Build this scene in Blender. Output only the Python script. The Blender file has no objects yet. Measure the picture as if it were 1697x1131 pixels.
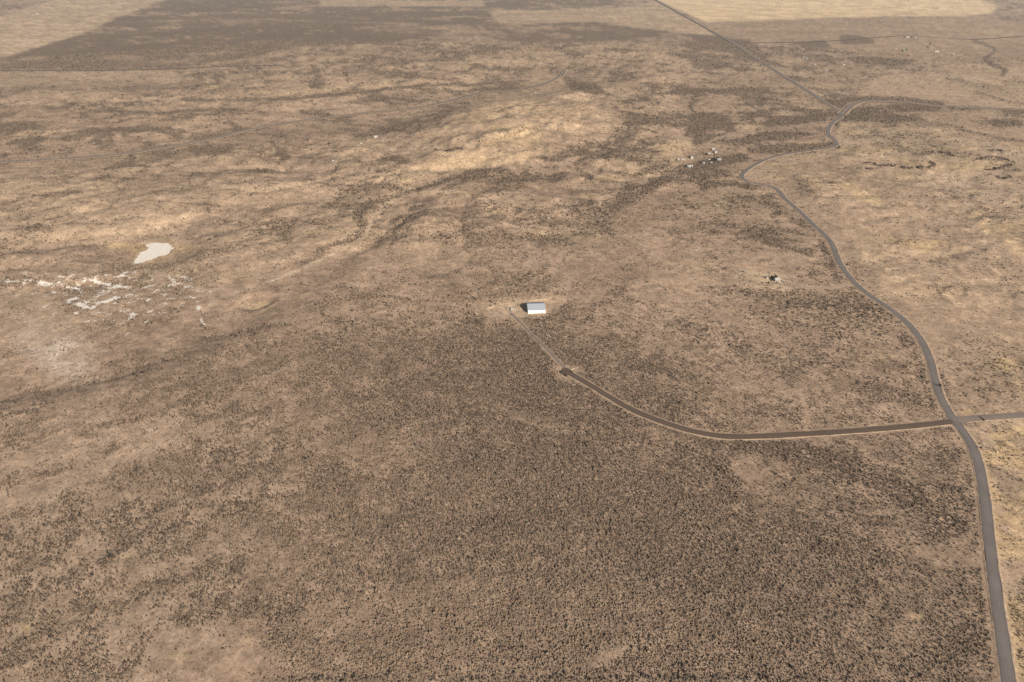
import bpy, math, random
import numpy as np
from mathutils import Vector

rad = math.radians
sc = bpy.context.scene
C = sc.collection
rng = np.random.default_rng(7)
random.seed(7)

# ------------------------------------------------------------------ camera
H = 350.0                      # camera height over the plain
PITCH = rad(29.3)
FPX, CU, CV = 1131.0, 848.5, 565.5      # focal length and centre on a 1697 x 1131 frame
cd = bpy.data.cameras.new('camera'); cam = bpy.data.objects.new('camera', cd); C.objects.link(cam)
cam.location = (0, 0, H); cam.rotation_euler = (math.pi / 2 - PITCH, 0, 0)
cd.sensor_width = 36.0; cd.lens = 36.0 * FPX / 1697.0
cd.clip_start = 1.0; cd.clip_end = 120000.0
sc.camera = cam

# ------------------------------------------------------------------ light
SUN_EL, SHADOW_AZ = rad(26), rad(-36)    # shadows fall away from the camera, to the left
to_sun = Vector((-math.sin(SHADOW_AZ) * math.cos(SUN_EL), -math.cos(SHADOW_AZ) * math.cos(SUN_EL), math.sin(SUN_EL)))
ld = bpy.data.lights.new('sun', 'SUN'); ld.energy = 5.0; ld.angle = rad(0.5); ld.color = (1.0, 0.93, 0.83)
sun = bpy.data.objects.new('sun', ld); C.objects.link(sun)
sun.rotation_euler = to_sun.to_track_quat('Z', 'Y').to_euler(); sun.location = (300, -400, 900)
w = bpy.data.worlds.new('World'); sc.world = w; w.use_nodes = True
nt = w.node_tree; bg = nt.nodes['Background']; sky = nt.nodes.new('ShaderNodeTexSky')
sky.sky_type = 'NISHITA'; sky.sun_disc = False; sky.sun_elevation = SUN_EL
sky.sun_rotation = math.atan2(to_sun.x, to_sun.y)
sky.air_density = 1.0; sky.dust_density = 3.0
nt.links.new(sky.outputs[0], bg.inputs[0]); bg.inputs[1].default_value = 0.05
vs = sc.view_settings; vs.view_transform = 'Standard'; vs.look = 'None'; vs.exposure = 0.66; vs.gamma = 1.0; vs.use_curve_mapping = False
sc.cycles.use_denoising = False          # keep the fine grain of the scrub
sc.cycles.sample_clamp_indirect = 2.0

# ------------------------------------------------------------------ noise and survey helpers
def hash01(ix, iy, seed):
    h = (ix.astype(np.int64) * 374761393 + iy.astype(np.int64) * 668265263 + seed * 974634777) & 0xFFFFFFFF
    h = ((h ^ (h >> 13)) * 1274126177) & 0xFFFFFFFF
    h = ((h ^ (h >> 16)) * 2246822519) & 0xFFFFFFFF
    return ((h ^ (h >> 15)) & 0xFFFFFF).astype(np.float64) / 0xFFFFFF
def vnoise(x, y, seed):
    ix = np.floor(x); iy = np.floor(y); fx = x - ix; fy = y - iy
    fx = fx * fx * fx * (fx * (fx * 6 - 15) + 10); fy = fy * fy * fy * (fy * (fy * 6 - 15) + 10)
    a = hash01(ix, iy, seed); b = hash01(ix + 1, iy, seed); c = hash01(ix, iy + 1, seed); d = hash01(ix + 1, iy + 1, seed)
    return (a + (b - a) * fx) * (1 - fy) + (c + (d - c) * fx) * fy
def fbm(x, y, wave, octv, seed, gain=0.5):
    s = np.zeros(np.shape(x)); amp = 1.0; tot = 0.0; f = 1.0 / wave
    ca, sa = math.cos(0.6), math.sin(0.6)
    for o in range(octv):
        s = s + amp * vnoise(x * f + 17.3 * o, y * f - 9.1 * o, seed + o); tot += amp
        amp *= gain; f *= 2.03; x, y = x * ca - y * sa, x * sa + y * ca
    return s / tot
def spread(a, sd=.21):          # noise stretched to an even contrast
    return np.clip(.5 + (a - np.mean(a)) / (np.std(a) + 1e-9) * sd, 0, 1)
def sstep(a, b, x):
    t = np.clip((x - a) / (b - a), 0, 1); return t * t * (3 - 2 * t)

cp, sp = math.cos(PITCH), math.sin(PITCH)
def to_px(x, y, z):            # ground point -> frame position (used to read the survey map)
    rz = z - H
    depth = y * cp - rz * sp; up = y * sp + rz * cp
    depth = np.maximum(depth, 1.0)
    return CU + FPX * x / depth, CV - FPX * up / depth
def plane(u, v, z=0.0):        # frame position -> ground point on the level plain
    xc = (u - CU) / FPX; yc = -(v - CV) / FPX
    dy = cp + yc * sp; dz = yc * cp - sp
    t = (z - H) / np.minimum(dz, -1e-3)
    return xc * t, dy * t

def rills(x, y, wave, seed):    # 0 along branching drainage lines, rising to 1 on the spurs between them
    wx = fbm(x, y, wave, 3, seed) - .5; wy = fbm(x, y, wave, 3, seed + 9) - .5
    return np.clip(np.abs(fbm(x + wx * wave * .9, y + wy * wave * .9, wave, 5, seed + 20, .48) - .5) * 4.2, 0, 1)

# ------------------------------------------------------------------ survey map of the plain
STEP = 2.0
us = np.arange(-320, 2020, STEP); vsr = np.arange(-62, 1320, STEP)
U, V = np.meshgrid(us, vsr)
X, Y = plane(U, V)
far = np.sqrt(X * X + Y * Y)
wu = (fbm(U, V * 2.2, 60, 4, 11) - .5) * 2; wv = (fbm(U, V * 2.2, 60, 4, 29) - .5) * 2
wu2 = (fbm(U, V * 2.2, 14, 3, 41) - .5) * 2; wv2 = (fbm(U, V * 2.2, 14, 3, 59) - .5) * 2

def seg_dist(pu, pv, pts, closed):
    d = np.full(pu.shape, 1e9); n = len(pts)
    for i in range(n if closed else n - 1):
        ax, ay = pts[i]; bx, by = pts[(i + 1) % n]
        ex, ey = bx - ax, by - ay; L = ex * ex + ey * ey + 1e-9
        t = np.clip(((pu - ax) * ex + (pv - ay) * ey) / L, 0, 1)
        d = np.minimum(d, np.hypot(pu - ax - t * ex, pv - ay - t * ey))
    return d
def warped(sl, amp):
    return U[sl] + wu[sl] * amp * 1.6 + wu2[sl] * amp * .5, V[sl] + wv[sl] * amp * .7 + wv2[sl] * amp * .25
def window(pts, m):
    a = np.array(pts); u0, v0 = a.min(0) - m; u1, v1 = a.max(0) + m
    i0 = max(0, int((v0 - vsr[0]) / STEP)); i1 = max(i0 + 1, int((v1 - vsr[0]) / STEP) + 1)
    j0 = max(0, int((u0 - us[0]) / STEP)); j1 = max(j0 + 1, int((u1 - us[0]) / STEP) + 1)
    return (slice(i0, i1), slice(j0, j1))
def poly(pts, soft=6, warp=8, vs=2.0):
    M = np.zeros(U.shape); sl = window(pts, soft + warp * 2 + 4)
    pu, pv = warped(sl, warp)
    inside = np.zeros(pu.shape, bool); n = len(pts)
    for i in range(n):
        ax, ay = pts[i]; bx, by = pts[(i + 1) % n]
        if ay == by: continue
        c = (ay > pv) != (by > pv)
        inside ^= c & (pu < (bx - ax) * (pv - ay) / (by - ay) + ax)
    d = seg_dist(pu, pv * vs, [(a, b * vs) for a, b in pts], True)
    M[sl] = sstep(-soft, soft, np.where(inside, d, -d)); return M
def stroke(pts, wd, soft=3, warp=3, vs=1.5):
    M = np.zeros(U.shape); sl = window(pts, wd + soft + warp * 2 + 4)
    pu, pv = warped(sl, warp)
    d = seg_dist(pu, pv * vs, [(a, b * vs) for a, b in pts], False)
    M[sl] = 1 - sstep(wd / 2 - soft / 2, wd / 2 + soft, d); return M
def ell(cx, cy, rx, ry, rot=0, soft=.4, warp=6):
    M = np.zeros(U.shape); m = max(rx, ry)
    sl = window([(cx - m, cy - m), (cx + m, cy + m)], m * soft + warp * 2 + 4)
    pu, pv = warped(sl, warp)
    c, s = math.cos(rad(rot)), math.sin(rad(rot)); dx, dy = pu - cx, pv - cy
    r = np.hypot((dx * c + dy * s) / rx, (-dx * s + dy * c) / ry)
    M[sl] = 1 - sstep(1 - soft, 1 + soft, r); return M
def lerp(A, val, M): return A + (val - A) * M

# lines of the roads and tracks, along the frame
MAIN = [(1683, 1250), (1672, 1131), (1660, 1050), (1648, 965), (1640, 905), (1633, 835), (1622, 770), (1606, 730), (1583, 698), (1561, 664),
        (1549, 628), (1540, 592), (1524, 560), (1501, 533), (1472, 510), (1440, 489), (1416, 469), (1398, 447), (1387, 426), (1379, 405), (1365, 388),
        (1345, 370), (1320, 346), (1301, 330), (1291, 317), (1279, 309.5), (1256, 305.5), (1238, 301), (1229, 293.5), (1235, 284.5), (1252, 273.5),
        (1272, 264), (1300, 256.5), (1340, 250.5), (1372, 246), (1386, 241), (1383, 231.5), (1373, 224), (1373, 215), (1381, 203), (1394, 194.5), (1390, 186),
        (1372, 173), (1318, 138), (1275, 111), (1242, 90), (1215, 72), (1165, 44), (1132, 26), (1095, 5), (1062, -14)]
SIDE = [(1583, 698), (1540, 703.5), (1450, 712), (1330, 720), (1240, 724.5), (1192, 723.5), (1150, 716), (1100, 701), (1050, 681), (1000, 652), (962, 629), (938, 616)]
SIDE_E = [(1583, 698), (1620, 693.5), (1697, 688.5), (1800, 680)]
OLD = [(-120, 277), (0, 270), (100, 264.5), (200, 257), (300, 241), (360, 229.5), (430, 212.5), (520, 198.5), (600, 188.5), (680, 180.5), (740, 170), (800, 154.5),
       (860, 150), (900, 141), (927, 128), (934, 118)]
EAST = [(1394, 191), (1412, 175), (1440, 168), (1500, 170), (1560, 177), (1640, 180), (1697, 182.5), (1800, 187)]
NORTH = [(1218, 72), (1290, 71), (1360, 69.5), (1440, 64), (1510, 60), (1600, 66), (1650, 64), (1697, 61), (1800, 58)]
EDGE = [(-100, 119), (0, 118), (150, 117.5), (275, 115), (390, 110), (470, 108.5)]
TRACK = [(938, 612), (905, 577), (880, 553), (860, 532), (846, 519)]
RANCH_TRACK = [(1150, 249), (1168, 241), (1190, 229), (1230, 221), (1300, 213), (1345, 205), (1377, 203)]
YARD_TRACK = [(1410, 472), (1395, 473.5), (1345, 479), (1318, 472), (1296, 466)]
WASH_TRACK = [(760, 316), (700, 318), (640, 336), (617, 362), (606, 392), (566, 416), (468, 459), (400, 483), (363, 495), (336, 520)]
WASH_TRACK2 = [(329, 470), (329, 500), (331, 520), (337, 537)]
GULLY_E = [(1540, 205), (1575, 208), (1610, 218), (1650, 228), (1697, 236), (1760, 240)]

# big-scale mottling, in metres over the ground
n_big = spread(fbm(X, Y, 420, 8, 101, .6)); n_mid = spread(fbm(X, Y, 120, 7, 131, .62)); n_fine = spread(fbm(X, Y, 26, 4, 151, .6))
streak = spread(fbm(U * .55 + V * .5, V * 3.4 + U * 1.3, 110, 6, 171, .6))      # long bands on the western slope

b1 = rills(X, Y, 340, 701); b2 = rills(X, Y, 120, 741)
b3 = rills(X, Y, 52, 761)
DR = 1 - sstep(.0, .11, b1); DR2 = 1 - sstep(.0, .15, b2); DR3 = (1 - sstep(.0, .2, b3)) * sstep(500, 900, far)
nat = (n_mid - .5) * .95 + (n_fine - .5) * .35 + .60 * DR + .45 * DR2 + .22 * DR3 - .24 - .12 * sstep(.4, .9, b1)
# --- scrub cover D
D = 0.42 + (n_big - .5) * .35 + nat
fg = poly([(-300, 690), (120, 655), (480, 535), (800, 520), (1560, 700), (1680, 1320), (-300, 1320)], 60, 20, 1)
D = lerp(D, .62 + (n_mid - .5) * 1.0 + (n_big - .5) * .4, fg)
dense = poly([(470, 1320), (470, 1140), (430, 1080), (640, 1000), (560, 860), (720, 720), (870, 640), (1060, 700), (1180, 735), (1600, 745), (1668, 1320)], 60, 26, 1)
D = lerp(D, .62 + (n_mid - .5) * .6 + (n_big - .5) * .2, dense)
D = lerp(D, .88, .55 * poly([(1000, 930), (1300, 830), (1600, 960), (1640, 1131), (1660, 1320), (700, 1320), (760, 1050)], 60, 30, 1))
west = poly([(-320, 700), (160, 660), (400, 640), (480, 760), (430, 900), (260, 1320), (-320, 1320)], 70, 30, 1)
D = lerp(D, .64 + (n_mid - .5) * .6 + (streak - .5) * .3, west)
slope = poly([(-320, 660), (0, 672), (200, 628), (470, 540), (520, 600), (330, 720), (0, 860), (-320, 900)], 40, 20, 1)
D = lerp(D, .42 + (streak - .5) * .9 + (n_mid - .5) * .5, slope)
for p in ([(200, 1131), (250, 1070), (330, 1030), (430, 1020), (440, 1060), (425, 1131), (430, 1300), (220, 1300)],):
    D = lerp(D, .04 + .5 * sstep(.6, .75, n_mid), poly(p, 16, 14, 1))
for (a, b, rx, ry, ro, k) in [(1010, 1088, 36, 10, -18, .9), (40, 1043, 14, 8, 0, .7), (215, 922, 14, 7, 0, .7), (335, 972, 26, 9, -8, .7), (1520, 1021, 13, 7, 20, .9), (1556, 846, 8, 19, -30, 1),
        (1600, 892, 24, 9, -10, .9), (1560, 925, 50, 20, 0, .55), (1245, 775, 22, 30, -25, .55), (640, 848, 26, 9, 0, .5), (150, 905, 60, 14, -18, .6), (985, 500, 40, 16, 0, .5), (1000, 545, 36, 14, 0, .6),
        (1090, 720, 60, 9, 8, .5), (900, 700, 50, 10, 12, .45), (1385, 670, 60, 14, 0, .45), (1450, 640, 60, 22, 0, .35), (1400, 560, 50, 10, -5, .5), (1460, 595, 16, 7, 0, .6), (1480, 632, 24, 9, 20, .6)]:
    D = lerp(D, .06, k * ell(a, b, rx, ry, ro))
D = lerp(D, 1.0, .9 * stroke([(1128, 745), (1170, 765), (1200, 788), (1218, 815)], 24, 12, 4))
D = lerp(D, 1.0, .85 * stroke([(1240, 742), (1330, 748), (1400, 772), (1470, 805), (1530, 838), (1590, 876)], 32, 18, 6))
D = lerp(D, .9, .7 * stroke([(940, 870), (1040, 880), (1180, 850), (1330, 890), (1480, 930)], 40, 30, 10))
# middle ground
plain = poly([(870, 520), (1240, 470), (1400, 480), (1530, 580), (1580, 690), (1200, 715), (1040, 665), (950, 610)], 40, 18, 1)
D = lerp(D, .60 + (n_mid - .5) * .8, plain * .9)
D = lerp(D, .03, ell(862, 512, 66, 15, -3, .35, 7))
D = lerp(D, .05, .8 * ell(900, 500, 50, 7, -3, .4, 4)); D = lerp(D, .1, .8 * ell(815, 508, 40, 12, 0))
D = lerp(D, .06, .9 * ell(1262, 462, 48, 16, 10, .5)); D = lerp(D, .1, .7 * ell(1335, 482, 56, 10, 5))
flat_r = np.zeros(U.shape)
for (a, b, rx, ry, ro) in [(790, 472, 70, 16, 5), (1010, 440, 76, 34, -12), (1000, 405, 60, 14, 0), (770, 355, 60, 10, 8), (960, 310, 60, 10, 0), (690, 330, 50, 8, 5), (1460, 600, 60, 50, 10), (1080, 345, 70, 24, -18), (1180, 330, 60, 14, 0), (680, 205, 80, 8, -4),
        (540, 215, 60, 8, -3), (1650, 630, 70, 50, 10), (1380, 640, 60, 20, 0), (630, 415, 60, 12, 20), (720, 480, 40, 10, 0), (1010, 135, 90, 12, 0), (840, 395, 30, 8, 0), (1440, 112, 40, 5, 0), (970, 545, 30, 12, 0)]:
    flat_r = np.maximum(flat_r, ell(a, b, rx, ry, ro, .5))
D = lerp(D, .20, flat_r * .6)
LINES_A = [([(500, 440), (566, 405), (602, 385), (600, 350), (625, 335), (690, 318)], 12, .9), ([(985, 362), (1030, 338), (1075, 312), (1130, 284), (1180, 272), (1230, 263)], 15, .95),
        ([(960, 355), (975, 340), (990, 350)], 30, .8), ([(730, 392), (800, 388), (880, 396), (930, 400)], 18, .75), ([(640, 400), (700, 396), (790, 402)], 18, .5), ([(820, 300), (870, 296), (930, 292)], 16, .6), ([(560, 318), (620, 308), (660, 312)], 16, .8),
        ([(640, 262), (690, 270), (770, 282)], 14, .6), ([(770, 290), (840, 292)], 18, .75), ([(740, 340), (830, 345), (900, 352)], 16, .4), ([(590, 225), (650, 215), (700, 232)], 10, .5),
        ([(1115, 388), (1180, 370), (1250, 385), (1300, 400)], 18, .5), ([(1230, 395), (1280, 392)], 16, .7), ([(1180, 480), (1290, 488), (1400, 500), (1470, 518)], 26, .65), ([(1300, 505), (1390, 508)], 18, .6), ([(1040, 500), (1080, 506)], 12, .7), ([(850, 305), (960, 290)], 12, .3),
        ([(1210, 570), (1235, 578)], 18, .7), ([(1140, 545), (1200, 560), (1300, 620)], 40, .3), ([(0, 600), (50, 580), (150, 560)], 10, .2), ([(1330, 300), (1345, 320)], 16, .4), ([(1210, 330), (1280, 326)], 12, .5), ([(1280, 335), (1292, 345)], 22, .5),
        ([(340, 470), (400, 450), (470, 440)], 18, .45), ([(330, 420), (420, 405)], 14, .35), ([(450, 362), (520, 372), (600, 395)], 10, .5), ([(310, 350), (345, 340), (340, 360)], 20, .5),
        ([(345, 562), (400, 556), (440, 545), (480, 538)], 9, .9)]
LINES_B = [([(-60, 686), (0, 672), (55, 655), (110, 646), (200, 628), (270, 604), (330, 580)], 4, .95), ([(305, 165), (345, 168), (500, 162), (560, 158), (640, 148), (740, 138), (800, 140)], 5, .85), ([(140, 222), (240, 212), (300, 224)], 8, .6), ([(0, 340), (60, 326), (130, 318)], 8, .6), ([(0, 213), (40, 208), (70, 212)], 12, .6),
        ([(350, 228), (420, 222), (470, 226)], 6, .6), ([(380, 205), (400, 216)], 10, .7), ([(520, 115), (530, 135), (520, 140)], 12, .6), ([(640, 125), (720, 128), (760, 130)], 8, .8), ([(300, 240), (330, 232), (400, 218)], 4, .6), ([(430, 330), (470, 310), (510, 300)], 14, .35), ([(700, 205), (760, 200), (790, 190)], 8, .5), ([(560, 100), (640, 108), (740, 100)], 5, .7), ([(760, 95), (840, 78), (880, 70)], 6, .5),
        ([(120, 720), (200, 700), (290, 672), (380, 650)], 9, .45), ([(60, 790), (140, 770), (190, 745)], 10, .5), ([(330, 690), (400, 672), (440, 676)], 18, .5)]
# roadside scrub
for pts, wd, k in [([(1532, 600), (1540, 640), (1552, 672)], 16, .8), ([(1562, 600), (1570, 630), (1576, 660)], 22, .9), ([(1500, 560), (1520, 580), (1530, 600)], 20, .6), ([(1390, 425), (1405, 445), (1420, 455)], 20, .9), ([(1540, 545), (1570, 570)], 16, .6),
        ([(1610, 770), (1620, 840), (1628, 905)], 14, .8), ([(1628, 950), (1636, 1000), (1646, 1080), (1652, 1131), (1660, 1250)], 15, 1), ([(1654, 930), (1662, 980), (1672, 1040), (1683, 1131), (1690, 1250)], 5, .8), ([(1360, 400), (1372, 425), (1390, 465)], 10, .7)]:
    D = lerp(D, 1.0, k * stroke(pts, wd, wd * .5, 3))
# eastern grassland
eastg = poly([(1240, 300), (1236, 286), (1300, 260), (1380, 248), (1390, 205), (1450, 130), (1700, 105), (2020, 100), (2020, 1320), (1690, 1320), (1655, 950), (1600, 700), (1556, 600), (1480, 505), (1400, 440), (1350, 365), (1290, 308)], 8, 3, 1)
patchy = sstep(.50, .66, n_mid) * sstep(.42, .6, n_big)
D = lerp(D, .03 + .38 * patchy, eastg)
D = lerp(D, .34, .8 * poly([(1565, 560), (1640, 555), (1697, 590), (1697, 685), (1600, 690)], 20, 12, 1))
for a, b, rx, ry, k in [(1180 + 250, 100 + 0, 1, 1, 0), (1590, 325, 50, 9, .6), (1490, 340, 22, 6, .6), (1392, 327, 16, 5, .6), (1420, 331, 12, 5, .6), (1440, 316, 14, 4, .5), (1455, 170, 0.1, .1, 0), (1460, 200, 60, 8, .6), (1650, 440, 40, 9, .4), (1590, 400, 36, 7, .4), (1560, 480, 26, 10, .6), (1605, 484, 14, 6, .6), (1420, 445, 24, 14, .7), (1445, 455, 30, 12, .5), (1500, 400, 30, 6, .5), (1375, 262, 10, 5, .5), (1650, 345, 50, 9, .5), (1680, 460, 30, 12, .4)]:
    D = lerp(D, .5, k * ell(a, b, max(rx, 1), max(ry, 1), 0, .5, 8))
D = lerp(D, .85, .9 * stroke([(1400, 167), (1440, 164), (1500, 165), (1560, 173)], 9, 6, 3))
D = lerp(D, .8, .8 * stroke([(1395, 200), (1440, 198), (1480, 203), (1535, 206)], 10, 8, 3)); D = lerp(D, .75, .7 * stroke(GULLY_E, 5, 4, 2))
D = lerp(D, .75, .7 * stroke([(1620, 150), (1660, 165), (1697, 172)], 4, 4, 4))
D = lerp(D, .4 + .5 * sstep(.4, .6, n_mid), .7 * poly([(1400, 168), (1697, 178), (1697, 212), (1400, 215)], 10, 5))
creek = stroke([(1615, 68), (1648, 80), (1650, 86), (1632, 97), (1640, 106), (1666, 117), (1662, 125)], 5, 3, 2); D = lerp(D, .95, creek)
# upper right scrub country
ur = poly([(1132, 54), (1200, 60), (1260, 69), (1350, 70), (1400, 86), (1440, 96), (1525, 98), (1490, 112), (1460, 124), (1400, 150), (1390, 185), (1378, 215), (1340, 250), (1240, 262), (1160, 300), (1000, 240), (1000, 120), (900, 70)], 10, 8)
D = lerp(D, .52 + nat * 1.2, ur)
for p, k in [([(1390, 60), (1420, 58), (1450, 64), (1452, 72), (1415, 76), (1390, 72)], .8), ([(1330, 70), (1365, 68), (1372, 80), (1340, 78)], .9), ([(1400, 98), (1440, 94), (1525, 98), (1500, 108), (1420, 108)], .95), ([(1132, 55), (1230, 66), (1260, 90), (1310, 115), (1250, 100), (1180, 80)], .8),
        ([(1132, 95), (1200, 100), (1215, 112), (1150, 118)], .6), ([(1148, 235), (1215, 215), (1190, 228), (1156, 244)], .95), ([(1195, 237), (1240, 225), (1290, 222), (1300, 232), (1200, 240)], .85), ([(1240, 244), (1300, 240), (1380, 238), (1380, 246), (1300, 254), (1240, 256)], .7), ([(1260, 205), (1300, 190), (1350, 190), (1370, 202), (1270, 212)], .85),
        ([(1140, 195), (1200, 190), (1215, 210), (1140, 225)], .7), ([(1060, 285), (1130, 265), (1150, 270), (1040, 300)], .6), ([(1000, 255), (1060, 235), (1100, 240), (1000, 270)], .5), ([(1395, 188), (1430, 178), (1470, 178), (1440, 196), (1400, 198)], .6)]:
    D = lerp(D, .95, k * poly(p, 6, 6))
for p in ([(1068, 243), (1140, 228), (1150, 244), (1132, 258), (1100, 262), (1090, 252)], [(1218, 208), (1256, 206), (1262, 214), (1220, 221)]):
    D = lerp(D, .02, poly(p, 5, 2))
D = lerp(D, .08, .85 * poly([(1115, 262), (1150, 246), (1190, 238), (1210, 262), (1180, 276), (1120, 284)], 8, 4))
# hill in the middle
hillp = [(672, 262), (690, 232), (720, 205), (800, 172), (870, 158), (925, 140), (950, 165), (1000, 176), (1030, 200), (1000, 228), (940, 245), (860, 270), (760, 285), (690, 290)]
hill = poly(hillp, 16, 8); D = lerp(D, .04 + .3 * sstep(.65, .8, n_mid), hill)
D = lerp(D, .08, .8 * ell(610, 240, 60, 14, 0)); D = lerp(D, .85, .6 * stroke([(560, 140 + 30), (720, 150), (850, 145)], 14, 10, 8)); D = lerp(D, .85, .7 * stroke([(925, 120), (945, 140), (990, 150)], 14, 10, 6))
# far north
hum = poly([(380, 85), (700, 70), (1000, 78), (1130, 100), (930, 120), (760, 150), (480, 170), (300, 145), (320, 110)], 10, 10)
D = lerp(D, .42 + nat * 1.7, hum * .9)
mauve = poly([(-320, 180), (0, 97), (70, 76), (130, 60), (190, 32), (265, 4), (300, -20), (1010, -20), (1010, 8), (806, 20), (830, 42), (985, 37), (1100, 52), (1130, 58), (1090, 70), (920, 73), (800, 64), (700, 68), (540, 74), (400, 95), (300, 116), (0, 117), (-320, 120)], 7, 9)
D = lerp(D, .76 + (n_mid - .5) * .9 + (n_fine - .5) * .6 + (n_big - .5) * .9, mauve)
for a, b, rx, ry, ro, k in [(205, 96, 38, 4.5, 0, .9), (55, 97, 30, 4, -4, .8), (0, 102, 12, 3, 0, .7), (312, 29, 22, 2.2, -14, .9), (480, 13, 30, 3, -4, .7), (560, 33, 62, 4, 0, .55), (430, 38, 80, 7, 0, .35), (660, 18, 50, 3, 0, .5), (780, 60, 70, 6, 0, .4), (250, 104, 100, 4, 0, .4), (500, 86, 90, 6, -6, .5), (345, 95, 40, 2, -20, .5)]:
    D = lerp(D, .12, k * ell(a, b, rx, ry, ro, .5, 4))
D = lerp(D, .95, .7 * stroke([(300, 30), (420, 26), (600, 34), (720, 36)], 5, 5, 2))
fields = [[(-320, 110), (0, 28), (90, 0), (140, -20), (310, -20), (262, 2), (190, 32), (130, 60), (70, 77), (0, 97), (-320, 180)],
          [(-320, 119), (0, 119), (275, 117), (312, 134), (200, 143), (0, 148), (-320, 152)],
          [(527, 0), (800, 1), (806, 11), (527, 11)], [(806, 20), (1018, 14), (1090, 4), (1165, 44), (1185, 60), (1090, 51), (985, 37), (830, 42), (816, 30)]]
F = [poly(p, 3, 2.5) for p in fields]
for m in F: D = lerp(D, .03 + .25 * sstep(.62, .72, n_mid), m)
wheat = poly([(1050, -20), (1097, 4), (1172, 37), (1430, 28), (1590, 27), (1640, 22), (1655, 10), (1620, -2), (1600, -20)], 2.5, 1.5)
redplain = poly([(1170, 37), (1430, 28), (1600, 27), (1697, 40), (2020, 30), (2020, 104), (1530, 100), (1440, 94), (1380, 80), (1300, 70), (1215, 62)], 4, 4)
D = lerp(D, .02, wheat); D = lerp(D, .05 + .3 * sstep(.6, .7, n_mid), redplain * (1 - creek))
for p, k in [([(1390, 60), (1420, 58), (1450, 64), (1452, 72), (1415, 76), (1390, 72)], .9), ([(1315, 70), (1365, 67), (1372, 80), (1330, 78)], .9)]:
    D = lerp(D, .95, k * poly(p, 4, 4))
# western middle
midw = poly([(-320, 290), (0, 275), (250, 262), (600, 250), (680, 300), (560, 400), (300, 480), (0, 560), (-320, 600)], 40, 20)
D = lerp(D, .28 + nat + (streak - .5) * .3, midw)
D = lerp(D, .36 + nat * 1.3, .8 * poly([(-320, 150), (300, 145), (560, 160), (560, 195), (350, 228), (0, 265), (-320, 280)], 14, 10))
D = lerp(D, .7, .6 * stroke([(-100, 152), (0, 150), (200, 147), (330, 140)], 10, 8, 6))
D = lerp(D, .3 + .4 * sstep(.45, .62, n_fine), .8 * poly([(0, 450), (220, 400), (330, 420), (330, 500), (230, 560), (0, 480)], 20, 10))
D = lerp(D, .05, .9 * ell(90, 580, 70, 36, 20, .5, 12))
scarp = stroke([(300, 572), (380, 548), (440, 524), (492, 500)], 17, 8, 3); pit = ell(424, 498, 34, 15, -14, .3, 3)
D = lerp(D, .02, .9 * scarp); D = lerp(D, .15, .8 * pit); D = lerp(D, .05, .9 * ell(255, 414, 70, 22, -6, .4, 4))
for pts, wd, k in LINES_A: D = lerp(D, .95, k * stroke(pts, wd, wd * .7, 7))
for pts, wd, k in LINES_B: D = lerp(D, .95, k * stroke(pts, wd, wd * .8, 5))
D = lerp(D, 0, ell(255, 416, 46, 20, -10, .3, 2)); D = lerp(D, .05 + .25 * DR2, hill * .9)
for t in (TRACK, RANCH_TRACK, YARD_TRACK, WASH_TRACK, WASH_TRACK2): D = lerp(D, .0, stroke(t, 4, 2, 0))
D = lerp(D, 0, .9 * stroke([(936, 617), (942, 617)], 34, 14, 2)); D = lerp(D, 0, ell(889, 511, 24, 13, 0, .2, 0))
D = np.clip(D, .02, 1); sharp = sstep(850, 1400, far)
D = lerp(D, .05 + .92 * sstep(.20, .72, D), sharp * .75) ** .85
D = np.maximum(D, (.16 + .16 * sstep(650, 900, far) * (1 - eastg) * (1 - hill)) * sstep(.40, .6, n_fine) * (1 - wheat) * (1 - np.maximum(F[0], F[2])))

# --- gold grass G, alkali A, mauve low scrub R, pale soil P
G = .30 * sstep(.52, .72, n_mid) * sstep(300, 1200, far)
G = np.maximum(G, .42 * sstep(.3, .8, b1) * sstep(650, 1000, far) * (1 - .6 * sstep(.3, .6, D)))
G = np.maximum(G, .55 * sstep(.55, .8, b2) * sstep(600, 900, far) * sstep(.45, .6, n_mid))
G = np.maximum(G, .75 * hum * sstep(.46, .6, n_mid) * sstep(.4, .55, fbm(X, Y, 160, 5, 211, .6)))
D = lerp(D, .10, hill * .6); G = np.maximum(G, hill * (.35 + .4 * sstep(.40, .58, fbm(X, Y, 110, 5, 231))))
G = np.maximum(G, eastg * (.22 + .7 * sstep(.5, .66, fbm(X, Y, 60, 5, 251)) * sstep(.4, .6, n_big)))
G = np.maximum(G, .8 * poly([(1606, 720), (1697, 700), (2020, 690), (2020, 1320), (1690, 1320), (1660, 1000)], 10, 4, 1) * (.35 + .8 * sstep(.42, .6, fbm(X, Y, 24, 4, 271))))
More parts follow.
